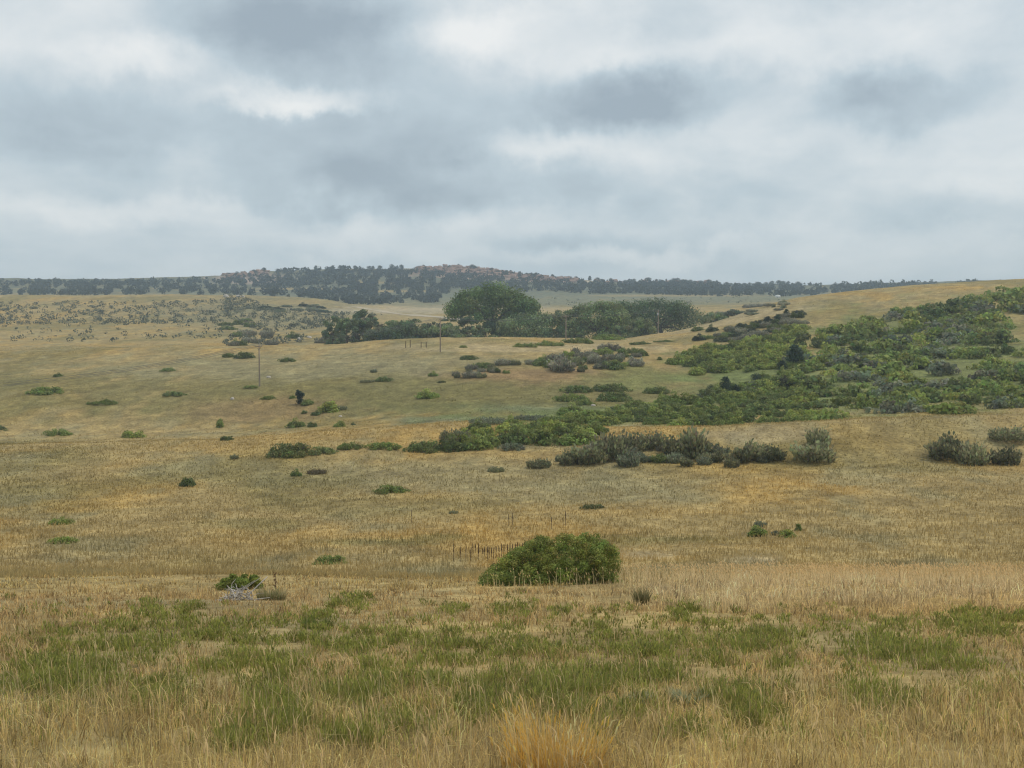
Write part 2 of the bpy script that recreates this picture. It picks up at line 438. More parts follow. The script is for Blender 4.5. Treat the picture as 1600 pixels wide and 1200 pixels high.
def leaf_quads(rng, P, Nrm, size, tint, elong=1.7):
    n = len(P)
    Nrm = Nrm / (np.linalg.norm(Nrm, axis=1)[:, None] + 1e-9)
    r = rng.normal(size=(n, 3)); A = np.cross(Nrm, r); A /= np.linalg.norm(A, axis=1)[:, None] + 1e-9
    B = np.cross(Nrm, A); s = np.broadcast_to(size, (n,))[:, None] * rng.uniform(.6, 1.3, (n, 1))
    V = np.stack([P - A * s * elong * .5, P + B * s * .5, P + A * s * elong * .5, P - B * s * .5], 1).reshape(-1, 3)
    Q = np.arange(4 * n).reshape(n, 4)
    return V, Q, np.repeat(tint, 4, axis=0)


def clump_leaves(rng, C, R, n, size, shell=.3, up=.35, var=.28, elong=1.7, floor=.0):
    """leaves spread over the outer part of a set of foliage clumps"""
    C = np.asarray(C, float); R = np.asarray(R, float)
    w = R[:, 0] * R[:, 2]; w = w / w.sum()
    k = rng.choice(len(C), n, p=w)
    d = rng.normal(size=(n, 3)); d[:, 2] += up; d /= np.linalg.norm(d, axis=1)[:, None]
    rad = 1 - shell * rng.random(n) ** 1.4 + .08 * rng.normal(size=n)
    P = C[k] + d * R[k] * rad[:, None]
    P[:, 2] = np.where(P[:, 2] < floor, floor + rng.random(n) * (R[k, 2] * .5), P[:, 2])
    cl = rng.uniform(1 - var * .8, 1 + var * .8, len(C)); hue = rng.normal(0, .06, (len(C), 3))
    t = (cl[k] * rng.uniform(1 - var, 1 + var, n))[:, None] * (1 + hue[k]) * (1 + rng.normal(0, .05, (n, 3)))
    return leaf_quads(rng, P, d + rng.normal(0, .38, (n, 3)), size, np.clip(t, .2, 2.2), elong)


# ------------------------------------------------------------------ ground sheet
def build_ground():
    inner = np.linspace(-.56, .56, 340); side = np.linspace(.575, 1.6, 40)
    u = np.concatenate([-side[::-1], inner, side])
    Y = np.concatenate([np.linspace(-45, 3.5, 16), np.exp(np.linspace(math.log(4.2), math.log(450), 330)),
                        np.exp(np.linspace(math.log(455), math.log(1900), 190)), np.exp(np.linspace(math.log(1950), math.log(9000), 24))])
    UU, YY = np.meshgrid(u, Y)
    XX = UU * np.sqrt(YY ** 2 + 30.0 ** 2)
    x = XX.ravel(); y = YY.ravel(); z = height(x, y)
    c = ground_color(x, y, z)
    nr, nc = XX.shape; i = np.arange(nr - 1)[:, None] * nc + np.arange(nc - 1)[None, :]
    q = np.stack([i, i + 1, i + nc + 1, i + nc], -1).reshape(-1, 4)
    me = mk_mesh('ground', np.stack([x, y, z], 1), q, None, c, True)
    tag(link('ground', me, M_GROUND), 'rolling dry grass prairie falling to a valley and rising to a far ridge', kind='structure')


build_ground()

# pale track across the far flat
def build_track():
    pts = [(556, 479.5), (590, 485.5), (620, 490), (650, 492.5), (690, 496), (730, 501)]
    P = np.array([hit(a, b, 640, 1300) for a, b in pts])
    t = np.linspace(0, len(P) - 1, 60); Q = np.stack([np.interp(t, range(len(P)), P[:, k]) for k in range(3)], 1)
    T = np.gradient(Q, axis=0); S = np.stack([T[:, 1], -T[:, 0], 0 * T[:, 0]], 1); S /= np.linalg.norm(S, axis=1)[:, None]
    V = []
    for s in np.linspace(-5.5, 5.5, 5):
        A = Q + S * s; A[:, 2] = height(A[:, 0], A[:, 1]) + .22; V.append(A)
    V = np.stack(V, 1).reshape(-1, 3); n = 60
    i = np.arange(n - 1)[:, None] * 5 + np.arange(4)[None, :]
    q = np.stack([i, i + 1, i + 6, i + 5], -1).reshape(-1, 4)
    tag(link('dirt_track', mk_mesh('dirt_track', V, q, None, None, True), M_TRACK), 'pale dirt track crossing the far flat', kind='structure')


build_track()

# ------------------------------------------------------------------ shrub and tree models
def dome_clumps(rng, w, d, h, k, rr):
    """clump centres filling a low uneven dome of the given size"""
    C = []; R = []; ph = rng.uniform(0, 6.28, 4)
    for i in range(k):
        a = rng.uniform(0, 2 * math.pi); q = math.sqrt(rng.random())
        x, y = math.cos(a) * q, math.sin(a) * q
        lump = .80 + .13 * math.sin(x * 5 + ph[0]) + .10 * math.sin(x * 11 + ph[1] + y * 3)
        edge = 1 + .10 * math.sin(3 * a + ph[2]) + .08 * math.sin(5 * a + ph[3])
        top = math.sqrt(max(0.04, 1 - q * q * .93)) * lump * rng.uniform(.85, 1.08)
        r = rr * rng.uniform(.6, 1.3)
        z = max(r * .35, h * top - r * .75)
        if rng.random() < .38: z = max(r * .3, z * rng.uniform(.15, .7))
        C.append((x * edge * (w / 2 - r * .55), y * edge * (d / 2 - r * .55), z))
        R.append((r * rng.uniform(.9, 1.25), r, r * rng.uniform(.6, .9)))
    return np.array(C), np.array(R)


def oak_mesh(seed, w, h, n=1300, leaf=.05, k=16):
    rng = np.random.default_rng(seed); d = min(w * .8, 2.2 * max(h, .6) + w * .25)
    rr = .24 * h + .02 * w
    C, R = dome_clumps(rng, w, d, h, int(k * 2.2 * max(1, w / (2.0 * h))), rr)
    V, Q, t = clump_leaves(rng, C, R, int(n * 1.25 * max(1, w / (2.0 * h))), leaf * h * 1.9, .4, .35, .34)
    return mk_mesh('oak_foliage', V, Q, None, t)


def sage_mesh(seed, w, h, n=900):
    """upright twiggy grey shrub: many thin sprays fanning out from the base"""
    rng = np.random.default_rng(seed); V = []; T = []
    m = int(n * 1.25 * max(1, w / (1.2 * h)))
    a = rng.uniform(0, 2 * math.pi, m); q = np.sqrt(rng.random(m))
    bx = np.cos(a) * q * w * .45; by = np.sin(a) * q * w * .40
    lean = q * .30 + .04
    lump = .38 + .85 * vnoise(bx / h * 4.2 + seed, by / h * 4.2, seed)
    L = h * rng.uniform(.7, 1.05, m) * lump * (1 - .45 * q ** 3)
    f = rng.uniform(.02, 1.0, m) ** .75 * rng.choice([1, 1, 1, 1.18], m)
    dirx, diry = np.cos(a) * lean + rng.normal(0, .12, m), np.sin(a) * lean + rng.normal(0, .12, m)
    P0 = np.stack([bx + dirx * L * f * .75, by + diry * L * f * .75, L * f * .8], 1)
    D = np.stack([dirx * 1.3, diry * 1.3, np.ones(m)], 1) + rng.normal(0, .25, (m, 3)); D /= np.linalg.norm(D, axis=1)[:, None]
    S = np.cross(D, rng.normal(size=(m, 3))); S /= np.linalg.norm(S, axis=1)[:, None]
    ln = (h * .17 * rng.uniform(.6, 1.3, m))[:, None]; wd = ln * .27
    V = np.stack([P0 - S * wd * .4, P0 + D * ln * .5 - S * wd, P0 + D * ln, P0 + D * ln * .5 + S * wd], 1).reshape(-1, 3)
    V[:, 2] = np.maximum(V[:, 2], 0)
    t = (rng.uniform(.55, 1.45, m) * (.7 + .6 * vnoise(bx / h * 5 + 3, by / h * 5, seed + 1)))[:, None] * (1 + rng.normal(0, .07, (m, 3)))
    return mk_mesh('sage_foliage', V, np.arange(4 * m).reshape(m, 4), None, np.repeat(t, 4, 0))


def juniper_mesh(seed, w, h, n=1400):
    rng = np.random.default_rng(seed); C = []; R = []
    for i in range(26):
        z = rng.uniform(.06, .95); q = (1 - abs(2 * z - .85) ** 2.2 * .8) * (.75 + .25 * min(1, z * 5)); a = rng.uniform(0, 2 * math.pi); s = math.sqrt(rng.random()) * .75
        r = (.16 + .10 * q) * w * rng.uniform(.8, 1.2)
        C.append((math.cos(a) * q * s * w * .48, math.sin(a) * q * s * w * .48, z * h * .93)); R.append((r, r, r * .9))
    V, Q, t = clump_leaves(rng, C, R, n, .06 * h, .35, .2, .3)
    return mk_mesh('juniper_foliage', V, Q, None, t)


def round_mesh(seed, w, h, n=1300):
    rng = np.random.default_rng(seed); C = [(rng.normal(0, .08), rng.normal(0, .08), z) for z in (.12, .22, .3)]; R = [(.16, .16, .14)] * 3
    for i in range(24):
        d = rng.normal(size=3); d /= np.linalg.norm(d); q = rng.uniform(.4, .75)
        C.append((d[0] * q * w * .42, d[1] * q * w * .42, .64 + d[2] * q * .34)); r = rng.uniform(.10, .15); R.append((r, r, r))
    V, Q, t = clump_leaves(rng, C, R, n, .055 * h, .35, .2, .3)
    return mk_mesh('juniper_foliage', V, Q, None, t)


def stem_mesh(seed, w, h, k=9, r=.025):
    rng = np.random.default_rng(seed); segs = []
    for i in range(k):
        a = rng.uniform(0, 6.28); q = rng.uniform(.1, .34)
        b = np.array([0, 0, -.08]); e = np.array([math.cos(a) * q * w * 1.05, math.sin(a) * q * w * .9, h * rng.uniform(.55, .8)])
        mid = (b + e) / 2 + rng.normal(0, .05 * h, 3)
        segs.append(([b, mid, e], [r * h, r * h * .7, r * h * .3]))
    V, q, t = tubes(segs, 5)
    return mk_mesh('stems', V, q, t)


LIB = {}
for kind, fn, asp in (('oak', oak_mesh, (1.3, 2.2, 3.6, 6.0)), ('sage', sage_mesh, (.7, 1.2, 2.0, 3.4)), ('juniper', juniper_mesh, (.62, .85, 1.1, 1.5)), ('round', round_mesh, (.7,))):
    for a in asp:
        for s in range(3):
            LIB[(kind, a, s)] = fn(100 + int(a * 10) * 7 + s, a, 1.0)
STEMS = {a: stem_mesh(int(a * 10), a, 1.0) for a in (.62, .7, .85, 1.1, 1.5, 1.2, 1.3, 2.0, 2.2, 3.4, 3.6, 6.0)}
TRUNK_STUB = {}
NSH = [0]
OAKG = (.225, .27, .08); OAKD = (.17, .208, .074); OAKL = (.285, .325, .085); LIME = (.28, .345, .085); SAGEG = (.215, .235, .155); MAHO = (.25, .25, .14); JUN = (.05, .078, .046); GREYB = (.29, .28, .205); OLV = (.165, .18, .075)


def shrub(px, py, wpx, hpx, kind, color, name, label, cat='shrub', group=None, parts=True, at=None, y0=20.0):
    p = hit(px, py, y0) if at is None else np.asarray(at, float)
    dist = math.hypot(p[0], p[1]); w = wpx * dist / F; h = hpx * dist / F * 1.02
    asp = sorted({k[1] for k in LIB if k[0] == kind}, key=lambda a: abs(math.log(a / (w / h))))[0]
    NSH[0] += 1; s = NSH[0] % 3
    rz = (0 if asp > 2.5 else NSH[0] * 1.7) + (NSH[0] % 5 - 2) * .08
    if NSH[0] % 2 and asp > 2.5: rz += math.pi
    me = LIB[(kind, asp, s)]
    k = 1 + .16 * math.sin(NSH[0] * 2.399); col = tuple(c * k for c in color)
    sc = (w / asp, w / asp, h) if asp > 2.5 else (w / asp, w / asp, h)
    loc = (p[0], p[1], p[2] - .05 - .04 * h)
    if not parts:
        o = link(name, me, M_LEAF, None, col, loc); o.scale = sc; o.rotation_euler = (0, 0, rz)
        return tag(o, label, cat, group)
    root = link(name, None, loc=loc); root.scale = sc; root.rotation_euler = (0, 0, rz)
    root.empty_display_size = .3
    link('foliage', me, M_LEAF, root, col); link('stem' if kind != 'juniper' else 'trunk', STEMS[asp], M_BARK, root)
    return tag(root, label, cat, group)

# ------------------------------------------------------------------ shrubs that can be told apart
G_SLOPE = 'shrubs on the slope beside the poles'; G_FIELD = 'shrubs in the valley field'; G_MAHO = 'dark upright shrubs on the near spur'; G_BAND = 'oak brush along the valley floor'; G_SAGE = 'sagebrush patch on the middle slope'
SH = [
    # valley field, nearest first
    (517, 880, 58, 18, 'oak', OAKG, 'low green mound of brush alone in the golden field, nearest on the left', G_FIELD),
    (610, 769, 58, 16, 'oak', OAKG, 'flat green shrub standing alone in mid field left of centre', G_FIELD),
    (463, 743, 24, 12, 'oak', OAKD, 'small dark green shrub with a brown twiggy one to its right', G_FIELD),
    (495, 740, 32, 9, 'sage', (.2, .165, .10), 'brown twiggy low scrub right of a small dark green shrub', G_FIELD),
    (928, 794, 42, 10, 'oak', OLV, 'thin yellow green low shrub below the dark upright thicket', G_FIELD),
    (709, 802, 16, 6, 'sage', MAHO, 'tiny dark tuft of scrub in mid field at centre', G_FIELD),
    (1185, 838, 32, 19, 'oak', LIME, 'round lime green bush at the right, left of a darker one', G_FIELD),
    (1230, 839, 36, 16, 'oak', OAKL, 'dark based green bush at the right, beside a round lime one', G_FIELD),
    (1188, 823, 20, 12, 'sage', SAGEG, 'small grey green shrub just behind a round lime bush', G_FIELD),
    (1212, 836, 14, 9, 'sage', SAGEG, 'grey twiggy shrub between two bright green bushes at right', G_FIELD),
    (1120, 891, 24, 7, 'sage', MAHO, 'small dark low shrub behind the pale grass lip at right', G_FIELD),
    (1248, 829, 14, 14, 'oak', OAKG, 'green bush at the right edge behind the lime bush pair', G_FIELD),
    # brush along the near spur and valley floor
    (455, 711, 78, 27, 'oak', (.20, .215, .085), 'large loose olive green bush on the left of the brush line', G_BAND),
    (503, 708, 48, 15, 'oak', (.20, .22, .085), 'low olive bush joining the right side of the large olive bush', G_BAND),
    (548, 700, 46, 13, 'oak', OAKG, 'left half of the low green hedge of brush left of centre', G_BAND),
    (598, 700, 62, 14, 'oak', OAKG, 'right half of the low green hedge of brush left of centre', G_BAND),
    (665, 704, 66, 22, 'oak', OAKD, 'dark bush at the left end of the long brush thicket', G_BAND),
    (706, 703, 56, 27, 'oak', OAKD, 'dark rounded bush second from the left end of the long thicket', G_BAND),
    (752, 700, 66, 32, 'oak', OAKG, 'bright topped oak bush in the middle of the long thicket', G_BAND),
    (712, 690, 50, 22, 'sage', MAHO, 'dark twiggy shrub rising behind the left of the long thicket', G_BAND),
    (800, 693, 60, 32, 'oak', OAKD, 'grey green bush in the long thicket right of its brightest bush', G_BAND),
    (799, 702, 48, 15, 'oak', SAGEG, 'pale grey green low bush in front of the long thicket', G_BAND),
    (845, 692, 74, 30, 'oak', OAKG, 'wide green bush towards the right end of the long thicket', G_BAND),
    (903, 693, 72, 28, 'oak', OAKG, 'green bush at the right end of the long thicket beside dark shrubs', G_BAND),
    (930, 680, 44, 24, 'oak', OAKG, 'green bush behind the right end of the long thicket', G_BAND),
    (868, 676, 80, 26, 'oak', OAKL, 'bright green bush behind the long thicket near the centre', G_BAND),
    (815, 672, 60, 18, 'oak', OAKG, 'green bush behind the long thicket at the centre', G_BAND),
    (355, 688, 22, 10, 'oak', OAKD, 'small dark bush on the crest at the left edge', G_BAND),
    (366, 717, 14, 8, 'sage', MAHO, 'tiny brown scrub below the left crest', G_BAND),
    # valley behind the crest
    (463, 667, 34, 15, 'oak', OAKG, 'rounded bush with a smaller one touching its right side', G_SLOPE),
    (488, 667, 20, 10, 'oak', OAKD, 'small dark bush touching the right side of a rounded bush', G_SLOPE),
    (531, 667, 19, 12, 'oak', OAKG, 'neat round bush alone on the left valley slope', G_SLOPE),
    (552, 664, 9, 5, 'oak', OAKD, 'tiny dark bush right of a neat round bush', G_SLOPE),
    (480, 632, 26, 11, 'oak', OAKG, 'low green bush at the foot of the lone dark juniper', G_SLOPE),
    (512, 643, 33, 20, 'oak', OAKL, 'bright green bush right of the lone dark juniper', G_SLOPE),
    (494, 648, 19, 8, 'oak', OAKD, 'low dark bush below left of the bright green bush', G_SLOPE),
    (476, 646, 10, 6, 'oak', OAKD, 'tiny bush below the lone dark juniper', G_SLOPE),
    (534, 640, 18, 7, 'sage', MAHO, 'grey scrub at the right side of the bright green bush', G_SLOPE),
    (457, 622, 12, 6, 'oak', OAKG, 'little green bush left of the lone dark juniper', G_SLOPE),
    (392, 606, 26, 6, 'oak', OAKG, 'flat green shrub left of the foot of the leftmost pole', G_SLOPE),
    (420, 623, 25, 7, 'oak', OAKG, 'flat green shrub below right of the leftmost pole', G_SLOPE),
    (449, 565, 30, 9, 'oak', OAKD, 'dark oval shrub right of the leftmost pole halfway up', G_SLOPE),
    (358, 558, 22, 9, 'oak', OAKD, 'dark shrub at the left edge behind the leftmost pole', G_SLOPE),
    (382, 559, 34, 12, 'oak', OAKD, 'dark wide shrub just left of the leftmost pole', G_SLOPE),
    (600, 595, 30, 10, 'oak', OAKD, 'dark oval shrub on open slope between first and second pole', G_SLOPE),
    (574, 597, 24, 5, 'sage', MAHO, 'thin grey scrub left of a dark oval shrub', G_SLOPE),
    (584, 582, 12, 6, 'sage', SAGEG, 'small grey scrub above a dark oval shrub', G_SLOPE),
    (668, 621, 42, 15, 'oak', LIME, 'bright lime green shrub on the brown slope at centre left', G_SLOPE),
    (733, 561, 32, 9, 'oak', OAKD, 'dark green oval shrub right of the second pole', G_SLOPE),
    (724, 543, 14, 5, 'oak', OAKG, 'small green shrub above the dark oval near the second pole', G_SLOPE),
    (677, 587, 22, 8, 'oak', OAKG, 'green shrub below the foot of the second pole', G_SLOPE),
    (690, 598, 16, 5, 'oak', OLV, 'faint olive shrub on the slope below the second pole', G_SLOPE),
    (750, 575, 34, 12, 'oak', OAKD, 'green top of the scrub patch right of the second pole', G_SAGE),
    (712, 587, 12, 9, 'sage', GREYB, 'grey scrub tuft at the left end of the small scrub patch', G_SAGE),
    (733, 590, 20, 13, 'sage', GREYB, 'grey twiggy shrub in the middle of the small scrub patch', G_SAGE),
    (753, 590, 15, 10, 'sage', MAHO, 'dark scrub tuft at the low right of the small scrub patch', G_SAGE),
    (737, 577, 22, 10, 'sage', GREYB, 'grey brush behind the small scrub patch', G_SAGE),
    (786, 570, 28, 11, 'sage', GREYB, 'grey sagebrush right of the small scrub patch', G_SAGE),
    (806, 570, 16, 9, 'sage', MAHO, 'dark sagebrush between the two scrub patches', G_SAGE),
    (770, 582, 12, 7, 'sage', GREYB, 'small grey tuft below the gap between scrub patches', G_SAGE),
    (791, 583, 14, 7, 'oak', OAKG, 'small green bush below the gap between scrub patches', G_SAGE),
    (826, 567, 14, 6, 'sage', MAHO, 'small scrub at the far left of the large sage patch', G_SAGE),
    (850, 569, 44, 13, 'oak', OAKD, 'green shrub at the left end of the large sage patch', G_SAGE),
    (878, 580, 40, 26, 'sage', GREYB, 'tall grey sagebrush low on the left of the large patch', G_SAGE),
    (868, 566, 34, 16, 'sage', GREYB, 'grey sagebrush above the tall one in the large patch', G_SAGE),
    (900, 570, 28, 16, 'sage', MAHO, 'dark sagebrush at the centre of the large patch', G_SAGE),
    (908, 581, 12, 10, 'sage', MAHO, 'small dark tuft on the bottom edge of the large patch', G_SAGE),
    (915, 558, 40, 12, 'sage', GREYB, 'grey sagebrush on the upper edge of the large patch', G_SAGE),
    (940, 553, 44, 12, 'oak', OAKG, 'green shrub on the upper edge of the large patch', G_SAGE),
    (928, 568, 22, 12, 'sage', GREYB, 'grey sagebrush right of the centre of the large patch', G_SAGE),
    (958, 576, 50, 18, 'oak', OAKD, 'wide dark green shrub low on the right of the large patch', G_SAGE),
    (990, 552, 46, 12, 'oak', OAKD, 'dark green shrub at the upper right of the large patch', G_SAGE),
    (960, 562, 34, 12, 'sage', GREYB, 'grey sagebrush between two dark green shrubs in the large patch', G_SAGE),
    (992, 569, 22, 14, 'sage', GREYB, 'pale grey sagebrush at the right end of the large patch', G_SAGE),
    (1031, 562, 10, 6, 'oak', OAKG, 'tiny green bush right of the large sage patch', G_SAGE),
    (820, 542, 40, 8, 'oak', OAKG, 'left end of the long low hedge before the big trees', G_SLOPE),
    (858, 540, 50, 10, 'oak', OAKG, 'second piece of the long low hedge before the big trees', G_SLOPE),
    (903, 536, 54, 12, 'oak', OAKG, 'third piece of the long low hedge before the big trees', G_SLOPE),
    (950, 531, 54, 13, 'oak', OAKG, 'right end of the long low hedge before the big trees', G_SLOPE),
    (1000, 538, 36, 6, 'oak', OAKD, 'thin dark strip of brush above the large sage patch', G_SLOPE),
    (1040, 534, 34, 4, 'oak', OAKD, 'thin strip of brush below the rightmost pole', G_SLOPE),
    # valley floor clumps
    (900, 612, 56, 15, 'oak', OAKD, 'dark shrub at the top left of the double brush clump', G_BAND),
    (955, 610, 66, 15, 'oak', OAKD, 'dark wide shrub at the top right of the double brush clump', G_BAND),
    (893, 626, 62, 16, 'oak', OAKG, 'green shrub at the low left of the double brush clump', G_BAND),
    (960, 625, 60, 19, 'oak', OAKD, 'dark bluish shrub at the low right of the double brush clump', G_BAND),
    (912, 632, 34, 11, 'oak', OAKG, 'small green shrub under the double brush clump', G_BAND),
    (892, 647, 50, 20, 'oak', OAKG, 'rounded green shrub just below the double brush clump', G_BAND),
    (900, 656, 60, 18, 'oak', OAKL, 'bright green shrub spreading under the rounded one', G_BAND),
    (1028, 614, 48, 14, 'oak', OAKD, 'dark shrub alone right of the double brush clump', G_BAND),
    (762, 661, 62, 11, 'sage', SAGEG, 'grey green scrub strip along the valley floor at centre', G_BAND),
    (832, 657, 60, 11, 'sage', SAGEG, 'grey green scrub strip right of its longer neighbour', G_BAND),
    (1090, 517, 22, 9, 'oak', OAKD, 'dark low brush right of the rightmost pole', G_SLOPE),
    (1112, 518, 26, 12, 'oak', (.11, .14, .07), 'dark humped bush right of the rightmost pole', G_SLOPE),
    (1145, 515, 34, 7, 'oak', OAKD, 'thin dark brush strip leading right from a dark humped bush', G_SLOPE),
    # dark upright shrubs on the spur
    (775, 737, 28, 10, 'sage', MAHO, 'low dark tuft at the far left of the upright shrubs', G_MAHO),
    (842, 730, 38, 17, 'sage', MAHO, 'low spiky shrub second from the left of the upright shrubs', G_MAHO),
    (886, 726, 26, 26, 'sage', MAHO, 'slim dark shrub at the left foot of the upright thicket', G_MAHO),
    (922, 723, 52, 40, 'sage', MAHO, 'big dark shrub at the left front of the upright thicket', G_MAHO),
    (953, 716, 56, 48, 'sage', MAHO, 'tallest broad shrub in the left half of the upright thicket', G_MAHO),
    (982, 728, 32, 28, 'sage', SAGEG, 'pale grey green shrub in front of the tallest broad one', G_MAHO),
    (988, 704, 44, 34, 'sage', MAHO, 'dark shrub behind the pale one in the upright thicket', G_MAHO),
    (1018, 700, 42, 30, 'sage', MAHO, 'dark shrub at the back middle of the upright thicket', G_MAHO),
    (1030, 722, 24, 16, 'sage', OAKD, 'small dark shrub at the front middle of the upright thicket', G_MAHO),
    (1057, 708, 44, 32, 'sage', MAHO, 'broad shrub left of the tallest slim shrub', G_MAHO),
    (1087, 716, 32, 52, 'sage', MAHO, 'tallest slim shrub standing above the others on the spur', G_MAHO),
    (1073, 728, 18, 22, 'sage', MAHO, 'small upright shrub at the foot of the tallest slim one', G_MAHO),
    (1122, 714, 30, 24, 'sage', SAGEG, 'grey green shrub right of the tallest slim shrub', G_MAHO),
    (1105, 718, 14, 12, 'sage', MAHO, 'tiny shrub between the tallest slim and grey green shrubs', G_MAHO),
    (1143, 730, 22, 20, 'sage', MAHO, 'small shrub lowest on the right of the spur', G_MAHO),
    (1159, 722, 26, 42, 'sage', MAHO, 'tall upright shrub second from the right on the spur', G_MAHO),
    (1186, 718, 24, 26, 'sage', MAHO, 'dark shrub left half of the rightmost pair on the spur', G_MAHO),
    (1208, 718, 36, 24, 'sage', (.18, .19, .10), 'dark wide shrub at the right end of the spur', G_MAHO),
]
for (px, py, w, h, k, c, lab, grp) in SH:
    shrub(px, py, w, h, k, c, {'oak': 'oak_brush', 'sage': 'scrub_bush'}[k], lab, 'shrub', grp, parts=(w >= 28))

JU = [(1133, 612, 22, 24, 'pointed dark juniper standing in the brush at the right'), (1111, 615, 20, 13, 'low dark juniper left of the pointed one'), (1150, 612, 14, 13, 'small dark juniper right of the pointed one'),
      (1243, 572, 24, 36, 'tall dark juniper at the right edge of the hillside'), (1222, 580, 18, 17, 'round dark juniper left of the tall one at the edge'), (1181, 599, 22, 15, 'dark juniper in the gap below the bright oak band'),
      (1226, 608, 24, 22, 'brownish juniper under the tall one at the right'), (1200, 508, 15, 14, 'small juniper on the upper slope, left of a pair'), (1215, 505, 11, 14, 'slim juniper on the upper slope, right of a pair'),
      (1229, 495, 11, 12, 'highest small juniper on the upper right slope')]
for (px, py, w, h, lab) in JU:
    shrub(px, py, w, h, 'juniper', JUN if 'brown' not in lab else (.07, .07, .04), 'juniper_tree', lab, 'tree', 'junipers on the right hillside')
shrub(468, 631, 17, 25, 'round', (.04, .066, .044), 'juniper_tree', 'lone dark round headed juniper on the left slope', 'tree')

# ------------------------------------------------------------------ oak thicket of the right hillside, bush by bush
def inside(poly, x, y):
    c = False; n = len(poly)
    for i in range(n):
        x1, y1 = poly[i]; x2, y2 = poly[i - 1]
        if (y1 > y) != (y2 > y) and x < (x2 - x1) * (y - y1) / (y2 - y1) + x1: c = not c
    return c


def scatter(poly, n, wr, hr, kinds, label, group, seed, y0=60.0, mind=.55):
    rng = np.random.default_rng(seed); xs = [p[0] for p in poly]; ys = [p[1] for p in poly]; pts = []
    tries = 0
    while len(pts) < n and tries < n * 60:
        tries += 1
        x = rng.uniform(min(xs), max(xs)); y = rng.uniform(min(ys), max(ys))
        if not inside(poly, x, y): continue
        if any(abs(x - a) < wr[0] * mind and abs(y - b) < hr[0] * mind for a, b in pts): continue
        pts.append((x, y))
    rank = {q: i + 1 for i, q in enumerate(sorted(pts))}
    for x, y in sorted(pts, key=lambda q: q[1]):
        k, c = kinds[rng.integers(len(kinds))]
        v = rng.uniform(.8, 1.2)
        shrub(x, y, rng.uniform(*wr), rng.uniform(*hr), k, tuple(q * v for q in c), 'oak_brush' if k == 'oak' else 'scrub_bush', label if n > 15 else label + ', ' + ordinal(rank[(x, y)]) + ' from left', 'shrub', group, parts=False, y0=y0)


OK3 = [('oak', OAKG), ('oak', OAKL), ('oak', OAKD), ('oak', OAKG)]
scatter([(1048, 566), (1075, 552), (1150, 540), (1252, 512), (1252, 572), (1190, 580), (1090, 586)], 62, (26, 44), (12, 19), [('oak', OAKG), ('oak', OAKL), ('oak', OAKL)], 'bright green oak bush packed in the upper band of the right thicket', 'upper oak band of the right hillside', 1, 200)
scatter([(945, 664), (955, 646), (1050, 628), (1110, 620), (1252, 590), (1252, 664), (1090, 668)], 72, (28, 54), (13, 22), OK3, 'green oak bush packed in the lower thicket behind the right spur', 'lower oak thicket of the right hillside', 2, 172)
scatter([(1060, 632), (1110, 616), (1170, 598), (1252, 575), (1252, 600), (1120, 630)], 24, (20, 34), (9, 15), OK3 + [('sage', SAGEG)], 'mixed green bush between the two oak bands on the right', 'brush between the oak bands', 3, 190)
scatter([(1085, 532), (1130, 520), (1180, 505), (1252, 488), (1252, 512), (1150, 536)], 34, (18, 36), (7, 12), [('oak', OAKD), ('sage', GREYB), ('oak', (.085, .10, .06))], 'grey green scrub above the oak bands on the right slope', 'scrub on the upper right slope', 4, 300)
scatter([(1120, 492), (1160, 482), (1250, 470), (1250, 480), (1180, 492)], 14, (10, 24), (4, 7), [('sage', GREYB), ('oak', SAGEG)], 'tiny grey scrub near the top of the right slope', 'scrub near the right crest', 5, 380)
def thicket_mass(poly, n, wr, hr, cols, name, label, seed, y0):
    """brush too packed to count, beyond the right: one mass of leaf clumps"""
    rng = np.random.default_rng(seed); xs = [p[0] for p in poly]; ys = [p[1] for p in poly]; Vs = []; Ts = []; k = 0
    while k < n:
        x = rng.uniform(min(xs), max(xs)); y = rng.uniform(min(ys), max(ys))
        if not inside(poly, x, y): continue
        k += 1; p = hit(x, y, y0); dd = math.hypot(p[0], p[1]) / F; w = rng.uniform(*wr) * dd; h = rng.uniform(*hr) * dd
        C, R = dome_clumps(rng, w, w * .7, h, 22, .26 * h + .02 * w)
        V, Q, t = clump_leaves(rng, C, R, 330, .18 * h, .4, .35, .34)
        Vs.append(V + p - np.array([0, 0, .1])); Ts.append(t * np.array(cols[rng.integers(len(cols))]) * rng.uniform(.8, 1.2))
    V = np.concatenate(Vs); o = link(name, mk_mesh(name, V, np.arange(len(V)).reshape(-1, 4), None, np.concatenate(Ts)), M_LEAF, None, (1, 1, 1))
    tag(o, label, kind='stuff')


thicket_mass([(1256, 520), (1620, 455), (1620, 640), (1256, 664)], 185, (42, 80), (15, 26), [OAKG, OAKL, OAKD, OAKG, SAGEG], 'oak_thicket', 'dense oak thicket running on over the hillside at far right', 6, 172)
scatter([(-20, 560), (345, 545), (345, 700), (-20, 700)], 9, (14, 60), (6, 17), OK3, 'green bush scattered over the far left slope', 'bushes on the far left slope', 7, 180)
scatter([(-20, 720), (340, 700), (340, 850), (-20, 850)], 3, (30, 70), (12, 20), OK3, 'green bush in the field at far left', 'bushes in the far left field', 8, 60)
scatter([(1270, 690), (1620, 670), (1620, 730), (1270, 730)], 6, (20, 64), (12, 40), [('sage', MAHO)], 'dark upright shrub on the spur beyond the right', 'dark shrubs on the spur farther right', 9, 80)
scatter([(828, 569), (870, 553), (950, 546), (1008, 550), (1000, 572), (940, 577), (880, 580)], 34, (12, 26), (7, 13), [('sage', GREYB), ('sage', SAGEG), ('sage', GREYB), ('oak', OAKD), ('oak', OAKG)], 'small scrub tuft filling the large sage patch on the slope', 'small tufts of the large sage patch', 14, 240)
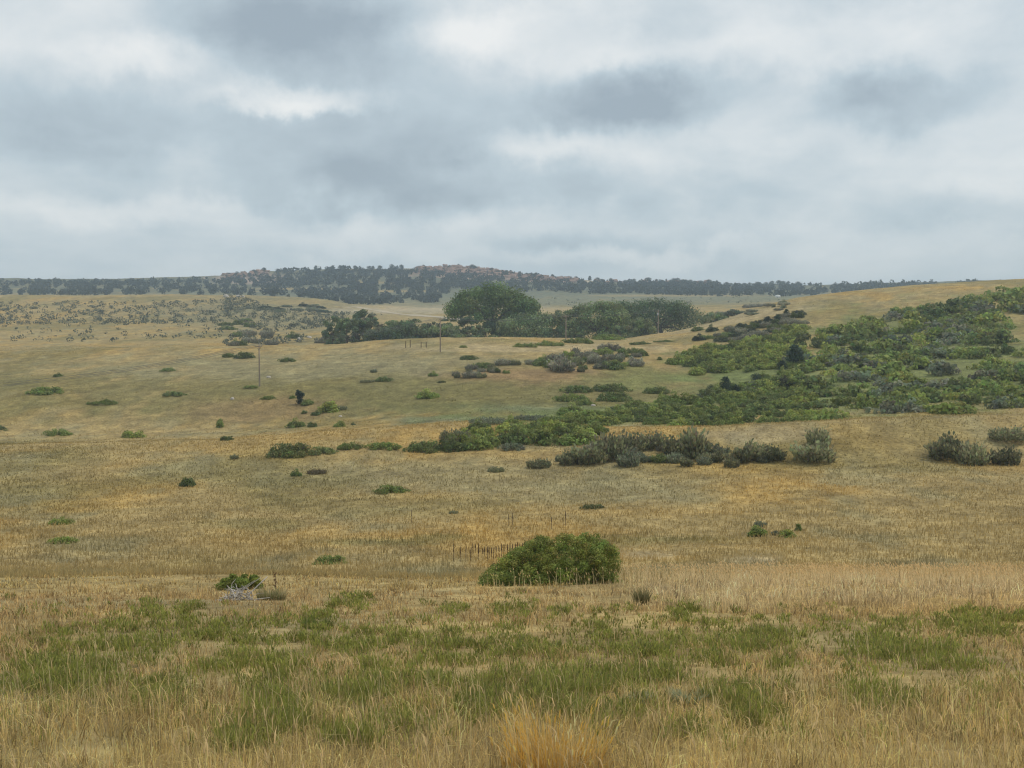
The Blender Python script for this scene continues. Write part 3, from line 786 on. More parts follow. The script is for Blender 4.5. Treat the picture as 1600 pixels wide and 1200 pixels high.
scatter([(650, 700), (720, 676), (800, 664), (945, 655), (950, 690), (860, 690), (700, 702)], 22, (34, 56), (15, 24), OK3, 'green bush packed within the long brush thicket at centre', 'bushes of the long centre thicket', 15, 120)
scatter([(862, 666), (884, 652), (950, 642), (1060, 624), (1060, 640), (960, 664)], 16, (28, 50), (12, 19), OK3, 'green bush linking the centre brush to the right thicket', 'brush linking centre and right', 16, 172)
scatter([(705, 590), (735, 572), (815, 566), (815, 574), (760, 590)], 12, (8, 18), (5, 9), [('sage', GREYB), ('sage', MAHO), ('oak', OAKD)], 'tiny scrub tuft of the small sage patch right of the second pole', 'tiny tufts of the small sage patch', 17, 240)
scatter([(870, 722), (930, 700), (1090, 700), (1215, 708), (1210, 722), (1100, 728), (960, 730)], 26, (14, 30), (9, 20), [('sage', MAHO), ('sage', SAGEG), ('sage', GREYB)], 'small grey scrub between the dark upright shrubs on the spur', 'small scrub on the spur', 18, 80)
# left far hillside
scatter([(350, 545), (350, 520), (420, 520), (480, 530), (430, 540)], 12, (14, 30), (7, 12), [('sage', GREYB), ('oak', OAKD)], 'grey green scrub just behind the left crest', 'scrub behind the left crest', 10, 380)
scatter([(475, 536), (530, 526), (560, 534), (545, 540)], 9, (14, 26), (5, 9), [('sage', GREYB), ('oak', OAKD)], 'low grey scrub at the left foot of the tree belt', 'scrub at the foot of the tree belt', 11, 380)
scatter([(352, 508), (390, 500), (400, 512), (352, 516)], 5, (20, 34), (6, 10), [('oak', OAKD)], 'dark flat shrub on the far left hill', 'dark shrubs on the far left hill', 12, 430)
scatter([(405, 480), (440, 476), (520, 482), (500, 490), (420, 487)], 12, (14, 30), (4, 8), [('oak', (.06, .085, .05)), ('oak', SAGEG)], 'dark brush strip high on the far left hill', 'brush strips high on the far left hill', 13, 500)

# ------------------------------------------------------------------ belt of big trees
def crown_tree(name, label, px, Y, wpx, top, color, seed, bottom=None, profile=None, n=5000, leaf=.5, trunk=True, cat='tree', group=None, lobes=34, deep=.7, drop=0.0):
    """profile: [(px, top row)] outline of the crown; bottom: picture row where the crown ends below"""
    rng = np.random.default_rng(seed)
    X = (px - 800) / F * Y; z0 = float(height(np.array([X]), np.array([Y]))[0]) - drop
    zof = lambda py: CAMZ + Y * (-SP + (600 - py) / F * CP) / (CP + (600 - py) / F * SP)
    w = wpx / F * Y; H = (zof(top) - z0) * 1.07
    if profile is None:
        prof = lambda s: H * (max(0.0, 1 - abs(s) ** 2.4)) ** .5
    else:
        pxs = [(a - px) / (wpx / 2) for a, b in profile]; pzs = [(zof(b) - z0) * 1.06 for a, b in profile]
        prof = lambda s: float(np.interp(s, pxs, pzs))
    zb = (zof(bottom) - z0) if bottom else 0.0
    if not bottom: lobes = int(lobes * 1.7)
    C = []; R = []
    while len(C) < lobes:
        s = rng.uniform(-1, 1); q = rng.uniform(-1, 1)
        if s * s + q * q > 1: continue
        r = rng.uniform(.075, .145) * min(w, H * 2.2)
        fall = math.sqrt(max(.05, 1 - q * q * .85))
        ht = prof(s * .98) * fall
        z = ht - r * .8 if rng.random() < .5 else zb + rng.random() * max(0, ht - zb) * .9
        z = max(z, r * .3)
        xx = max(-w / 2 + r * .8, min(w / 2 - r * .8, s * w / 2))
        C.append((xx, q * w * deep / 2, z)); R.append((r * 1.1, r * 1.1, r * .85))
    V, Q, t = clump_leaves(rng, C, R, int(n * 1.5), leaf * 1.1, .75, .3, .36)
    root = link(name, None, loc=(X, Y, z0)); root.empty_display_size = 1
    link('crown', mk_mesh('crown', V, Q, None, t), M_LEAF, root, color)
    if trunk:
        segs = []; tr = max(.18, .022 * H + .012 * w)
        fork = H * .28
        segs.append(([(0, 0, -.3), (.02 * w, 0, fork * .5), (.0, 0, fork)], [tr * 1.25, tr, tr * .9]))
        order = rng.permutation(len(C))[:9]
        for k in order:
            e = np.array(C[k]); b = np.array([0, 0, fork * rng.uniform(.75, 1.0)])
            m = b * .5 + e * .5 + np.array([0, 0, .1 * H * rng.uniform(-.2, 1)])
            segs.append(([b, b * .75 + m * .25, m, e], [tr * .62, tr * .5, tr * .36, tr * .12]))
        V, q, t = tubes(segs, 6)
        link('trunk', mk_mesh('trunk', V, q, t), M_BARK, root)
    return tag(root, label, cat, group)


TG = 'belt of big trees in the gully'
CW = (.155, .215, .075); WIL = (.205, .255, .12); WILD = (.145, .192, .095); WLIGHT = (.25, .28, .14)
crown_tree('cottonwood_tree', 'huge spreading cottonwood towering over the tree belt', 769, 505, 144, 450, CW, 21, 494,
           [(697, 494), (700, 488), (707, 474), (713, 462), (725, 456), (745, 452), (768, 450), (790, 453), (808, 460), (824, 468), (836, 479), (841, 490)], 15000, .55, True, 'tree', TG, 64, .75)
crown_tree('willow_tree', 'broad willow mass under the right side of the huge cottonwood', 835, 488, 118, 488, WIL, 22, None, [(776, 512), (785, 500), (800, 493), (830, 489), (860, 490), (885, 498), (895, 512)], 7500, .5, True, 'tree', TG, 40)
crown_tree('willow_tree', 'tall rounded willow in the middle of the tree belt', 935, 486, 106, 470, (.225, .28, .125), 23, None, [(882, 515), (886, 498), (896, 484), (912, 475), (935, 470), (960, 473), (978, 484), (987, 505)], 9000, .5, True, 'tree', TG, 46)
crown_tree('willow_tree', 'wide dark willow at the right end of the tree belt', 1030, 520, 146, 467, (.125, .172, .088), 24, None, [(955, 500), (962, 484), (980, 473), (1010, 468), (1040, 468), (1068, 474), (1085, 484), (1098, 496), (1104, 508)], 10500, .5, True, 'tree', TG, 56)
crown_tree('willow_tree', 'small pale rounded tree in front of the wide dark willow', 1003, 462, 50, 497, WLIGHT, 25, None, [(977, 518), (984, 504), (1000, 497), (1016, 500), (1026, 512), (1028, 522)], 3600, .42, True, 'tree', TG, 24)
crown_tree('willow_tree', 'low pale shrubby tree left of the small pale rounded tree', 972, 463, 36, 508, WIL, 26, None, None, 2200, .42, True, 'tree', TG, 18)
crown_tree('willow_tree', 'dark bushy tree below the left side of the huge cottonwood', 732, 480, 42, 496, WILD, 27, None, None, 3000, .45, True, 'tree', TG, 22)
crown_tree('willow_tree', 'pale low shrub tree at the left foot of the cottonwood', 738, 462, 26, 513, WIL, 28, None, None, 1600, .42, True, 'tree', TG, 14)
crown_tree('willow_tree', 'pale low shrub tree right of another at the cottonwood foot', 762, 462, 30, 514, WIL, 29, None, None, 1600, .42, True, 'tree', TG, 14)
crown_tree('willow_tree', 'dark tree filling the gap under the cottonwood trunk', 775, 500, 60, 500, WILD, 30, None, None, 2600, .5, True, 'tree', TG, 22)
crown_tree('willow_tree', 'dark tree at the left end of the tree belt', 520, 470, 38, 496, (.15, .20, .10), 31, None, None, 2600, .45, True, 'tree', TG, 22)
crown_tree('willow_tree', 'pale green tree beside the dark left end tree', 542, 462, 40, 499, WIL, 32, None, None, 2400, .42, True, 'tree', TG, 20)
crown_tree('cottonwood_tree', 'small dark cottonwood rising above the left tree belt', 570, 492, 42, 486, (.15, .20, .095), 33, 505, None, 2600, .5, True, 'tree', TG, 20)
crown_tree('willow_tree', 'olive tree below the small dark cottonwood', 578, 462, 56, 500, (.145, .155, .085), 34, None, None, 2800, .42, True, 'tree', TG, 24)
crown_tree('willow_tree', 'green tree right of the olive tree in the left belt', 618, 460, 52, 501, WIL, 35, None, None, 2600, .42, True, 'tree', TG, 22)
crown_tree('willow_tree', 'rounded tree in the middle of the left belt', 650, 462, 50, 500, (.14, .185, .095), 36, None, None, 2500, .42, True, 'tree', TG, 22)
crown_tree('willow_tree', 'greyish tree left of the second pole in the belt', 674, 458, 46, 504, (.14, .165, .105), 37, None, None, 2300, .42, True, 'tree', TG, 20)
crown_tree('willow_tree', 'pale low tree right of the second pole in the belt', 702, 460, 46, 506, WIL, 38, None, None, 2300, .42, True, 'tree', TG, 20)
crown_tree('willow_tree', 'low dark tree at the foot of the left belt', 600, 450, 70, 511, (.13, .17, .09), 39, None, None, 2300, .42, True, 'tree', TG, 22)
crown_tree('willow_tree', 'low green tree trailing right from the wide dark willow', 1115, 540, 44, 488, WIL, 40, None, None, 2200, .45, True, 'tree', TG, 20)
crown_tree('willow_tree', 'small grey green tree farthest right in the belt', 1148, 560, 38, 484, (.14, .165, .105), 41, None, None, 1700, .45, True, 'tree', TG, 16)
crown_tree('willow_tree', 'willow closing the gap left of the tall rounded willow', 880, 484, 64, 486, WIL, 42, None, None, 3400, .48, True, 'tree', TG, 28)
crown_tree('willow_tree', 'broad low willow in the middle of the left belt', 632, 452, 80, 504, (.15, .195, .10), 43, None, None, 3000, .45, True, 'tree', TG, 28)
crown_tree('willow_tree', 'dark willow left of the rounded tree in the left belt', 556, 458, 46, 500, (.155, .20, .10), 44, None, None, 2600, .45, True, 'tree', TG, 24)
crown_tree('willow_tree', 'low green willow filling the belt left of the cottonwood', 688, 456, 66, 508, WIL, 45, None, None, 2400, .45, True, 'tree', TG, 24)
crown_tree('willow_tree', 'dark willow between the pale rounded tree and the middle one', 968, 500, 70, 474, WILD, 46, None, None, 4000, .5, True, 'tree', TG, 30)
shrub(695, 501.5, 15, 6, 'oak', OAKD, 'oak_brush', 'small dark bush on the flat left of the cottonwood', 'shrub', None, False, None, 600)
shrub(709, 502.5, 12, 6, 'oak', OAKD, 'oak_brush', 'small dark bush against the left of the cottonwood', 'shrub', None, False, None, 600)

# ------------------------------------------------------------------ junipers of the far ridge, sage of the left hill
def far_cover(name, label, polys, seed, size, color, leaf, nl, ratio, y0, y1):
    rng = np.random.default_rng(seed); Vs = []; Ts = []
    for poly, n in polys:
        xs = [p[0] for p in poly]; ys = [p[1] for p in poly]; k = 0; tries = 0
        while k < n and tries < n * 12:
            tries += 1
            x = rng.uniform(min(xs), max(xs)); y = rng.uniform(min(ys), max(ys))
            if not inside(poly, x, y): continue
            d = pix_dir(x, y); d = d / d[1]
            Y = np.exp(np.linspace(math.log(y0), math.log(y1), 110)); g = height(d[0] * Y, Y) - (CAMZ + d[2] * Y)
            i = np.argmax(g > 0)
            if g[i] <= 0: continue
            if vnoise(np.array([x / 9.0]), np.array([y / 4.0]), seed)[0] < .34: k += 1; continue
            k += 1; yy = Y[i]; h = rng.uniform(*size); w = h * rng.uniform(*ratio)
            dr = rng.normal(size=(nl, 3)); dr /= np.linalg.norm(dr, axis=1)[:, None]
            zf = (dr[:, 2] + 1) / 2
            P = np.stack([d[0] * yy + dr[:, 0] * w * .5 * (1.05 - .45 * zf), yy + dr[:, 1] * w * .5, g[i] * 0 + CAMZ + d[2] * yy + zf * h], 1)
            c = np.array(color) * rng.uniform(.7, 1.3)
            t = np.tile(c, (nl, 1)) * rng.uniform(.75, 1.25, (nl, 1))
            V, Q, tt = leaf_quads(rng, P, dr + rng.normal(0, .4, (nl, 3)), leaf * h, t, 1.2)
            Vs.append(V); Ts.append(tt)
    V = np.concatenate(Vs); T = np.concatenate(Ts)
    o = link(name, mk_mesh(name, V, np.arange(len(V)).reshape(-1, 4), None, T), M_LEAF, None, (1, 1, 1))
    tag(o, label, kind='stuff')


far_cover('juniper_woodland', 'dark juniper woodland covering the far ridge', [
    ([(-60, 441), (150, 441), (350, 438), (420, 429), (500, 423), (640, 423), (720, 430), (800, 438), (900, 447), (1000, 444), (1090, 446), (1170, 453), (1250, 450), (1660, 445), (1660, 458), (1250, 462), (1000, 461), (900, 457), (800, 456), (640, 448), (350, 452), (-60, 456)], 3600),
    ([(350, 448), (640, 440), (640, 446), (350, 452)], 200), ([(480, 455), (560, 449), (700, 449), (700, 460), (500, 459)], 330), ([(-60, 456), (350, 454), (480, 455), (700, 462), (680, 473), (560, 477), (480, 467), (350, 461), (-60, 463)], 900),
    ([(350, 431), (420, 425), (420, 440), (350, 442)], 30), ([(650, 419), (760, 424), (900, 439), (900, 445), (650, 430)], 170), ([(960, 444), (1250, 448), (1250, 456), (960, 452)], 420), ([(880, 439), (950, 442), (1060, 441.5), (1110, 444), (1160, 450), (1215, 446), (1660, 441), (1660, 449), (1200, 453), (900, 448)], 700), ([(880, 452), (1250, 452), (1250, 463), (1150, 464), (1000, 460), (880, 459)], 420), ([(430, 424), (500, 420.5), (640, 419.5), (640, 428), (430, 430)], 160)],
    51, (3.5, 7.5), (.045, .060, .046), .42, 18, (.9, 1.5), 1080, 1870)
far_cover('sagebrush_cover', 'grey green sagebrush spread over the far left hill and flats', [
    ([(350, 475), (430, 484), (560, 490), (600, 492), (520, 512), (420, 520), (385, 512), (350, 500)], 800), ([(350, 462), (380, 464), (420, 480), (350, 490)], 260), ([(350, 528), (480, 522), (500, 536), (350, 540)], 120), ([(-40, 474), (350, 470), (350, 506), (-40, 510)], 1300), ([(-40, 506), (350, 500), (350, 530), (-40, 540)], 160),
    ([(560, 468), (1250, 463), (1200, 474), (900, 478), (700, 475)], 150)],
    52, (1.0, 2.2), (.125, .14, .10), .42, 12, (1.3, 2.4), 430, 1300)

SKY = [398, 414, 436, 447, 455, 466, 478, 495, 519, 533, 556, 578, 594, 613, 628, 655, 662, 703, 717, 738, 742, 769, 780, 812, 823, 831, 837, 853, 863, 867, 877, 888, 900, 921, 933, 940, 954, 990, 1012, 1052, 1058, 1066, 1071, 1078, 1084, 1094, 1106, 1121, 1134, 1141, 1155, 1161, 1170, 1176, 1183, 1196, 1205, 1216, 1222, 1230, 1246, 360, 372, 384]
rg = np.random.default_rng(77)
for i, px in enumerate(sorted(SKY)):
    Y = 1850.0 - rg.uniform(0, 14); X = (px - 800) / F * Y; z = float(height(np.array([X]), np.array([Y]))[0])
    shrub(0, 0, rg.uniform(6, 13), rg.uniform(3.5, 7), 'juniper', (.045, .062, .042), 'juniper_tree', 'small dark juniper on the skyline of the far ridge, ' + ordinal(i + 1) + ' from left', 'tree', 'junipers on the far skyline', False, (X, Y, z))

# red rimrock ledges below the skyline
def rock_mesh(seed, n=1):
    rng = np.random.default_rng(seed)
    base = np.array([(sx, sy, sz) for sz in (0, 1) for sy in (-1, 1) for sx in (-1, 1)], float)
    b = base.copy(); b[:, :2] *= np.where(b[:, 2:3] > 0, rng.uniform(.55, .9), 1.0); b += rng.normal(0, .13, b.shape)
    b[:4, 2] = -.3
    f = [(0, 1, 3, 2), (4, 6, 7, 5), (0, 4, 5, 1), (1, 5, 7, 3), (3, 7, 6, 2), (2, 6, 4, 0)]
    return b, f


def rimrock():
    rng = np.random.default_rng(5); V = []; Q = []; T = 0
    for k in range(330):
        px = rng.choice([rng.uniform(655, 900), rng.uniform(350, 420), rng.uniform(930, 1130)], p=[.78, .14, .08])
        Y = rng.choice([1846, 1838, 1828, 1815]) + rng.uniform(-4, 4); X = (px - 800) / F * Y
        b, f = rock_mesh(1000 + k); s = np.array([rng.uniform(2, 7), rng.uniform(1.5, 3), rng.uniform(1.5, 4.8)])
        z = float(height(np.array([X]), np.array([Y]))[0])
        V.append(b * s + np.array([X, Y, z])); Q += [tuple(T + i for i in q) for q in f]; T += 8
    o = link('red_rimrock', mk_mesh('red_rimrock', np.concatenate(V), np.array(Q)), M_REDROCK)
    tag(o, 'broken red sandstone rimrock along the top of the far ridge', kind='stuff')


rimrock()
BL = [(353, 464, 9, 4, 'pale granite boulder at the left edge of the far hill'), (372, 464, 8, 3, 'pale flat boulder on the far left hill, left of a smaller one'), (380, 464.5, 6, 3, 'small pale boulder on the far left hill'),
      (468, 531, 9, 4, 'pale boulder in the grass left of the tree belt'), (483, 528, 8, 3, 'small pale boulder beside the left end of the tree belt'), (363, 624, 6, 3.5, 'small white boulder on bare ground below the leftmost pole'),
      (420, 590, 7, 2.5, 'pale flat boulder on the slope right of the leftmost pole'), (532, 651, 6, 2, 'tiny pale boulder near the round bush on the left'), (927, 634, 8, 2.5, 'pale flat rock among the brush at centre right')]
for k, (px, py, w, h, lab) in enumerate(BL):
    p = hit(px, py, 60); d = p[1] / F
    rng = np.random.default_rng(k); u = np.linspace(0, 2 * math.pi, 9)[:-1]; V = []
    for z, r in ((-.25, 1.0), (.3, 1.05), (.75, .8), (1.0, .4)):
        for a in u: V.append((math.cos(a) * r * rng.uniform(.85, 1.12), math.sin(a) * r * rng.uniform(.85, 1.12), z * rng.uniform(.9, 1.08)))
    Q = [(i * 8 + j, i * 8 + (j + 1) % 8, (i + 1) * 8 + (j + 1) % 8, (i + 1) * 8 + j) for i in range(3) for j in range(8)]
    V.append((0, 0, 1.05)); Tt = [(24 + j, 24 + (j + 1) % 8, 32) for j in range(8)]
    o = link('boulder', mk_mesh('boulder', np.array(V), Q, Tt), M_ROCK, loc=tuple(p)); o.scale = (w * d / 2, w * d / 2.6, h * d)
    tag(o, lab, 'boulder', 'pale boulders on the slopes')

# ------------------------------------------------------------------ small white farm building far right
def box(x0, x1, y0, y1, z0, z1):
    V = np.array([(x, y, z) for z in (z0, z1) for y in (y0, y1) for x in (x0, x1)], float)
    return V, [(0, 2, 3, 1), (4, 5, 7, 6), (0, 1, 5, 4), (1, 3, 7, 5), (3, 2, 6, 7), (2, 0, 4, 6)]


def farm():
    Y = 1290.0; X = (1214 - 800) / F * Y; z = float(height(np.array([X]), np.array([Y]))[0])
    root = link('farm_building', None, loc=(X, Y, z)); root.rotation_euler = (0, 0, .15); root.scale = (.62,) * 3
    V, q = box(-4.2, 4.2, -3, 3, -.5, 2.8); link('wall', mk_mesh('wall', V, q), M_WHITE, root)
    V = np.array([(-4.6, -3.5, 2.7), (4.6, -3.5, 2.7), (4.6, 3.5, 2.7), (-4.6, 3.5, 2.7), (-4.6, 0, 4.6), (4.6, 0, 4.6)])
    link('roof', mk_mesh('roof', V, [(0, 1, 5, 4), (2, 3, 4, 5), (0, 3, 2, 1)], [(0, 4, 3), (1, 2, 5)]), M_WHITE, root)
    V, q = box(-.5, .5, -3.06, -3.0, 0, 2.1); link('door', mk_mesh('door', V, q), M_ROOF, root)
    for x in (-2.6, 2.6):
        V, q = box(x - .5, x + .5, -3.06, -3.0, 1.0, 2.0); link('window', mk_mesh('window', V, q), M_GLASS, root)
    tag(root, 'tiny white farm building among junipers at the foot of the ridge', 'building')


farm()

# ------------------------------------------------------------------ power line
P1 = hit(405, 604, 200); P2 = hit(688, 551, 250)
def at_ground(X, Y): return np.array([X, Y, float(height(np.array([X]), np.array([Y]))[0])])


XS = [((405 - 800) / F * 262, 262.0), ((688 - 800) / F * 320, 320.0)]
dX, dY = XS[1][0] - XS[0][0], XS[1][1] - XS[0][1]
poles = [at_ground(XS[0][0] + dX * k, XS[0][1] + dY * k) for k in (-1, 0, 1, 2, 3)]
DIR = np.array([dX, dY, 0]) / math.hypot(dX, dY); SIDE = np.array([DIR[1], -DIR[0], 0])
PL = ['wooden utility pole beyond the left edge of the view', 'tall wooden utility pole with cross arm on the left slope', 'wooden utility pole standing before the left tree belt', 'faint wooden pole in front of the tall rounded willow', 'pale wooden pole against the wide dark willow at right']
tops = [None, 538.0, 497.0, 497.0, 484.0]
wire_pts = {-1: [], 0: [], 1: []}
for k, (p, lab) in enumerate(zip(poles, PL)):
    H = 10.0
    if tops[k]:
        dy = (600 - tops[k]) / F; H = CAMZ + p[1] * (-SP + dy * CP) / (CP + dy * SP) - p[2]
        H = min(max(H, 8.6), 11.6)
    root = link('utility_pole', None, loc=tuple(p)); root.rotation_euler = (0, 0, math.atan2(SIDE[1], SIDE[0]))
    V, q, t = tubes([([(0, 0, -1), (0, 0, H * .5), (0, 0, H)], [.21, .18, .14])], 10); link('pole', mk_mesh('pole', V, q, t, None, True), M_POLE, root)
    V, q = box(-1.25, 1.25, -.25, -.12, H - .62, H - .46); link('cross_arm', mk_mesh('cross_arm', V, q), M_POLE, root)
    for s in (-1, 1):
        V, q, t = tubes([([(s * .75, -.10, H - .62), (0, -.17, H - 1.3)], [.03, .03])], 4); link('brace', mk_mesh('brace', V, q, t), M_WIRE, root)
    for s in (-1, 0, 1):
        x = s * 1.1; zb = H - .46 if s else H
        V, q, t = tubes([([(x, -.18 if s else 0, zb), (x, -.18 if s else 0, zb + .1), (x, -.18 if s else 0, zb + .11), (x, -.18 if s else 0, zb + .26)], [.03, .03, .075, .06])], 8)
        link('insulator', mk_mesh('insulator', V, q, t), M_CERAM, root)
        wire_pts[s].append(p + SIDE * x + np.array([0, 0, zb + .28]))
    if k == 4:
        V, q, t = tubes([([(-.05, -.42, H - 2.1), (-.05, -.42, H - 1.2)], [.24, .24])], 10); link('transformer', mk_mesh('transformer', V, q, t), M_ROOF, root)
    tag(root, lab, 'pole', 'utility poles of the power line')
WL = {-1: 'overhead wire on the near end of the cross arms', 0: 'highest overhead wire on the pole tops', 1: 'overhead wire on the far end of the cross arms'}
for s in (-1, 0, 1):
    pts = []
    for a, b in zip(wire_pts[s][:-1], wire_pts[s][1:]):
        for t in np.linspace(0, 1, 17)[:-1]:
            q = a * (1 - t) + b * t; q[2] -= 1.1 * 4 * t * (1 - t); pts.append(q)
    pts.append(wire_pts[s][-1])
    V, q, t = tubes([(pts, [.032] * len(pts))], 5)
    tag(link('overhead_wire', mk_mesh('overhead_wire', V, q, t), M_WIRE), WL[s], 'wire', 'wires of the power line')

FP = [(634, 544, 11, 'leftmost of four dark fence posts left of the second pole'), (641, 543, 12, 'second of four dark fence posts left of the second pole'), (658, 543, 9, 'third of four dark fence posts left of the second pole'), (666, 543, 9, 'fence post nearest the second pole'),
      (855, 489, 5, 'tiny dark post on the flat right of the cottonwood')]
for px, py, h, lab in FP:
    p = hit(px, py, 250); H = h * p[1] / F
    V, q, t = tubes([([(0, 0, -.4), (0, 0, H * .5), (.03, 0, H)], [.12, .11, .10])], 7)
    tag(link('fence_post', mk_mesh('fence_post', V, q, t), M_STALK, loc=tuple(p)), lab, 'post', 'fence posts on the slope')

# ------------------------------------------------------------------ dead mullein stalks
def mullein(px, base, top, lab, grp, seed):
    rng = np.random.default_rng(seed); p = hit(px, base, 40); H = (base - top) * p[1] / F; ln = rng.normal(0, .025, 2)
    root = link('mullein_stalk', None, loc=tuple(p))
    a = (ln[0] * H * .55, ln[1] * H * .55, H * .52); b = (ln[0] * H, ln[1] * H, H)
    V, q, t = tubes([([(0, 0, -.1), a], [.022, .020])], 6); link('stem', mk_mesh('stem', V, q, t), M_STALK, root)
    n = 8; P = [np.array(a) * (1 - s) + np.array(b) * s for s in np.linspace(0, 1, n)]
    V, q, t = tubes([(P, [.024] + [(.042 if i % 2 else .034) * (1 - .5 * i / n) for i in range(1, n - 1)] + [.008])], 7)
    link('seed_spike', mk_mesh('seed_spike', V, q, t), M_STALK, root)
    tag(root, lab, 'dead plant', grp)


MU = [(709, 878, 848), (719, 878, 853), (728, 876, 852), (735, 878, 853), (739, 866, 848), (743, 864, 849), (747, 877, 855), (748, 864, 848), (755, 876, 855), (757, 872, 853), (762, 876, 852), (764, 878, 853), (768, 875, 855), (771, 875, 854), (775, 872, 853), (780, 872, 851), (784, 872, 848), (787, 870, 849), (793, 870, 849), (797, 868, 848), (801, 866, 849), (805, 866, 848), (809, 866, 846), (812, 862, 848), (816, 862, 848), (819, 860, 847)]
for k, (px, b, t) in enumerate(MU):
    mullein(px, b, t, 'thin dark dead stalk in the row left of the big bush, ' + ordinal(k + 1) + ' from left', 'dead stalks behind the big bush', k)
for k, (px, b, t, lab) in enumerate([(862, 826, 807, 'short dead stalk of the pair above the big bush'), (884, 824, 797, 'tall dead stalk of the pair above the big bush'), (880, 822, 808, 'thin stalk touching the tall dead stalk above the big bush'),
                                     (643, 818, 796, 'lone faint dead stalk left of centre'), (795, 822, 802, 'faint dead stalk between the lone stalk and the pair'), (801, 821, 800, 'faint dead stalk right of its thinner twin')]):
    mullein(px, b, t, lab, 'scattered dead stalks in the field', 60 + k)

# ------------------------------------------------------------------ the big bush on the lip
def big_bush():
    rng = np.random.default_rng(3); p = hit(862, 914, 20); d = p[1] / F; W = 222 * d; H = 79 * d; Dp = 3.4
    prof = lambda s: H * np.interp(s, [-1, -.93, -.8, -.62, -.45, -.25, -.05, .3, .6, .8, .92, 1], [.12, .26, .40, .56, .70, .86, .96, 1.0, .97, .88, .70, .40])
    C = []; R = []
    while len(C) < 330:
        s = rng.uniform(-1, 1); q = rng.uniform(-1, 1)
        if abs(s) ** 2.5 + q * q > 1: continue
        r = rng.uniform(.13, .27); ht = prof(s) * math.sqrt(max(.08, 1 - q * q * .8)) * rng.choice([rng.uniform(.9, 1.0), rng.uniform(.96, 1.07)])
        z = ht - r * .8 if rng.random() < .5 else rng.uniform(.0, .9) ** 1.4 * max(.3, ht - r)
        C.append((max(-W / 2 + r * .7, min(W / 2 - r * .7, s * W / 2)), q * Dp / 2, max(z, .12))); R.append((r, r, r * .85))
    for s in np.linspace(-.78, .86, 15):
        for q in (-.55, -.1, .4):
            for f in (.1, .4, .7):
                r = .24; ht = prof(s) * math.sqrt(1 - q * q * .8)
                C.append((max(-W / 2 + r, min(W / 2 - r, s * W / 2 + rng.normal(0, .06))), q * Dp / 2 * (1 - .4 * s * s), max(.08, ht * f - .1))); R.append((r, r, r * .9))
    V, Q, t = clump_leaves(rng, C, R, 64000, .042, .5, .3, .36, 1.6)
    root = link('mahogany_bush', None, loc=(p[0], p[1] + Dp * .35, p[2]))
    root.location.z = float(height(np.array([p[0]]), np.array([p[1] + Dp * .35]))[0])
    root.scale = (1.0 + .35 * Dp / p[1],) * 3
    link('foliage', mk_mesh('foliage', V, Q, None, t), M_LEAF, root, (.24, .275, .07))
    for k in range(46):
        i = rng.integers(len(C)); e = np.array(C[i]); b = np.array([e[0] * .8 + rng.normal(0, .1), e[1] * .5, -.1]); m = (b + e) / 2 + rng.normal(0, .08, 3)
        V, q, t = tubes([([b, m, e], [.022, .016, .006])], 5); link('stem', mk_mesh('stem', V, q, t), M_BARK, root)
    tag(root, 'large rounded dark green bush on the lip of the near slope', 'shrub')


big_bush()

def edge_bush():
    rng = np.random.default_rng(13); p = hit(376, 921, 18); d = p[1] / F; W = 70 * d; H = 34 * d
    C, R = dome_clumps(rng, W, 1.2, H, 26, .17)
    V, Q, t = clump_leaves(rng, C, R, 8000, .04, .5, .3, .32)
    root = link('currant_bush', None, loc=tuple(p)); link('foliage', mk_mesh('foliage', V, Q, None, t), M_LEAF, root, (.21, .25, .055))
    V, q, t = tubes([([(0, 0, -.05), e * .5 + rng.normal(0, .04, 3), e], [.012, .009, .004]) for e in C[:14]], 5); link('stem', mk_mesh('stem', V, q, t), M_BARK, root)
    tag(root, 'yellow green leafy bush behind the dead branch pile at left', 'shrub')


edge_bush()

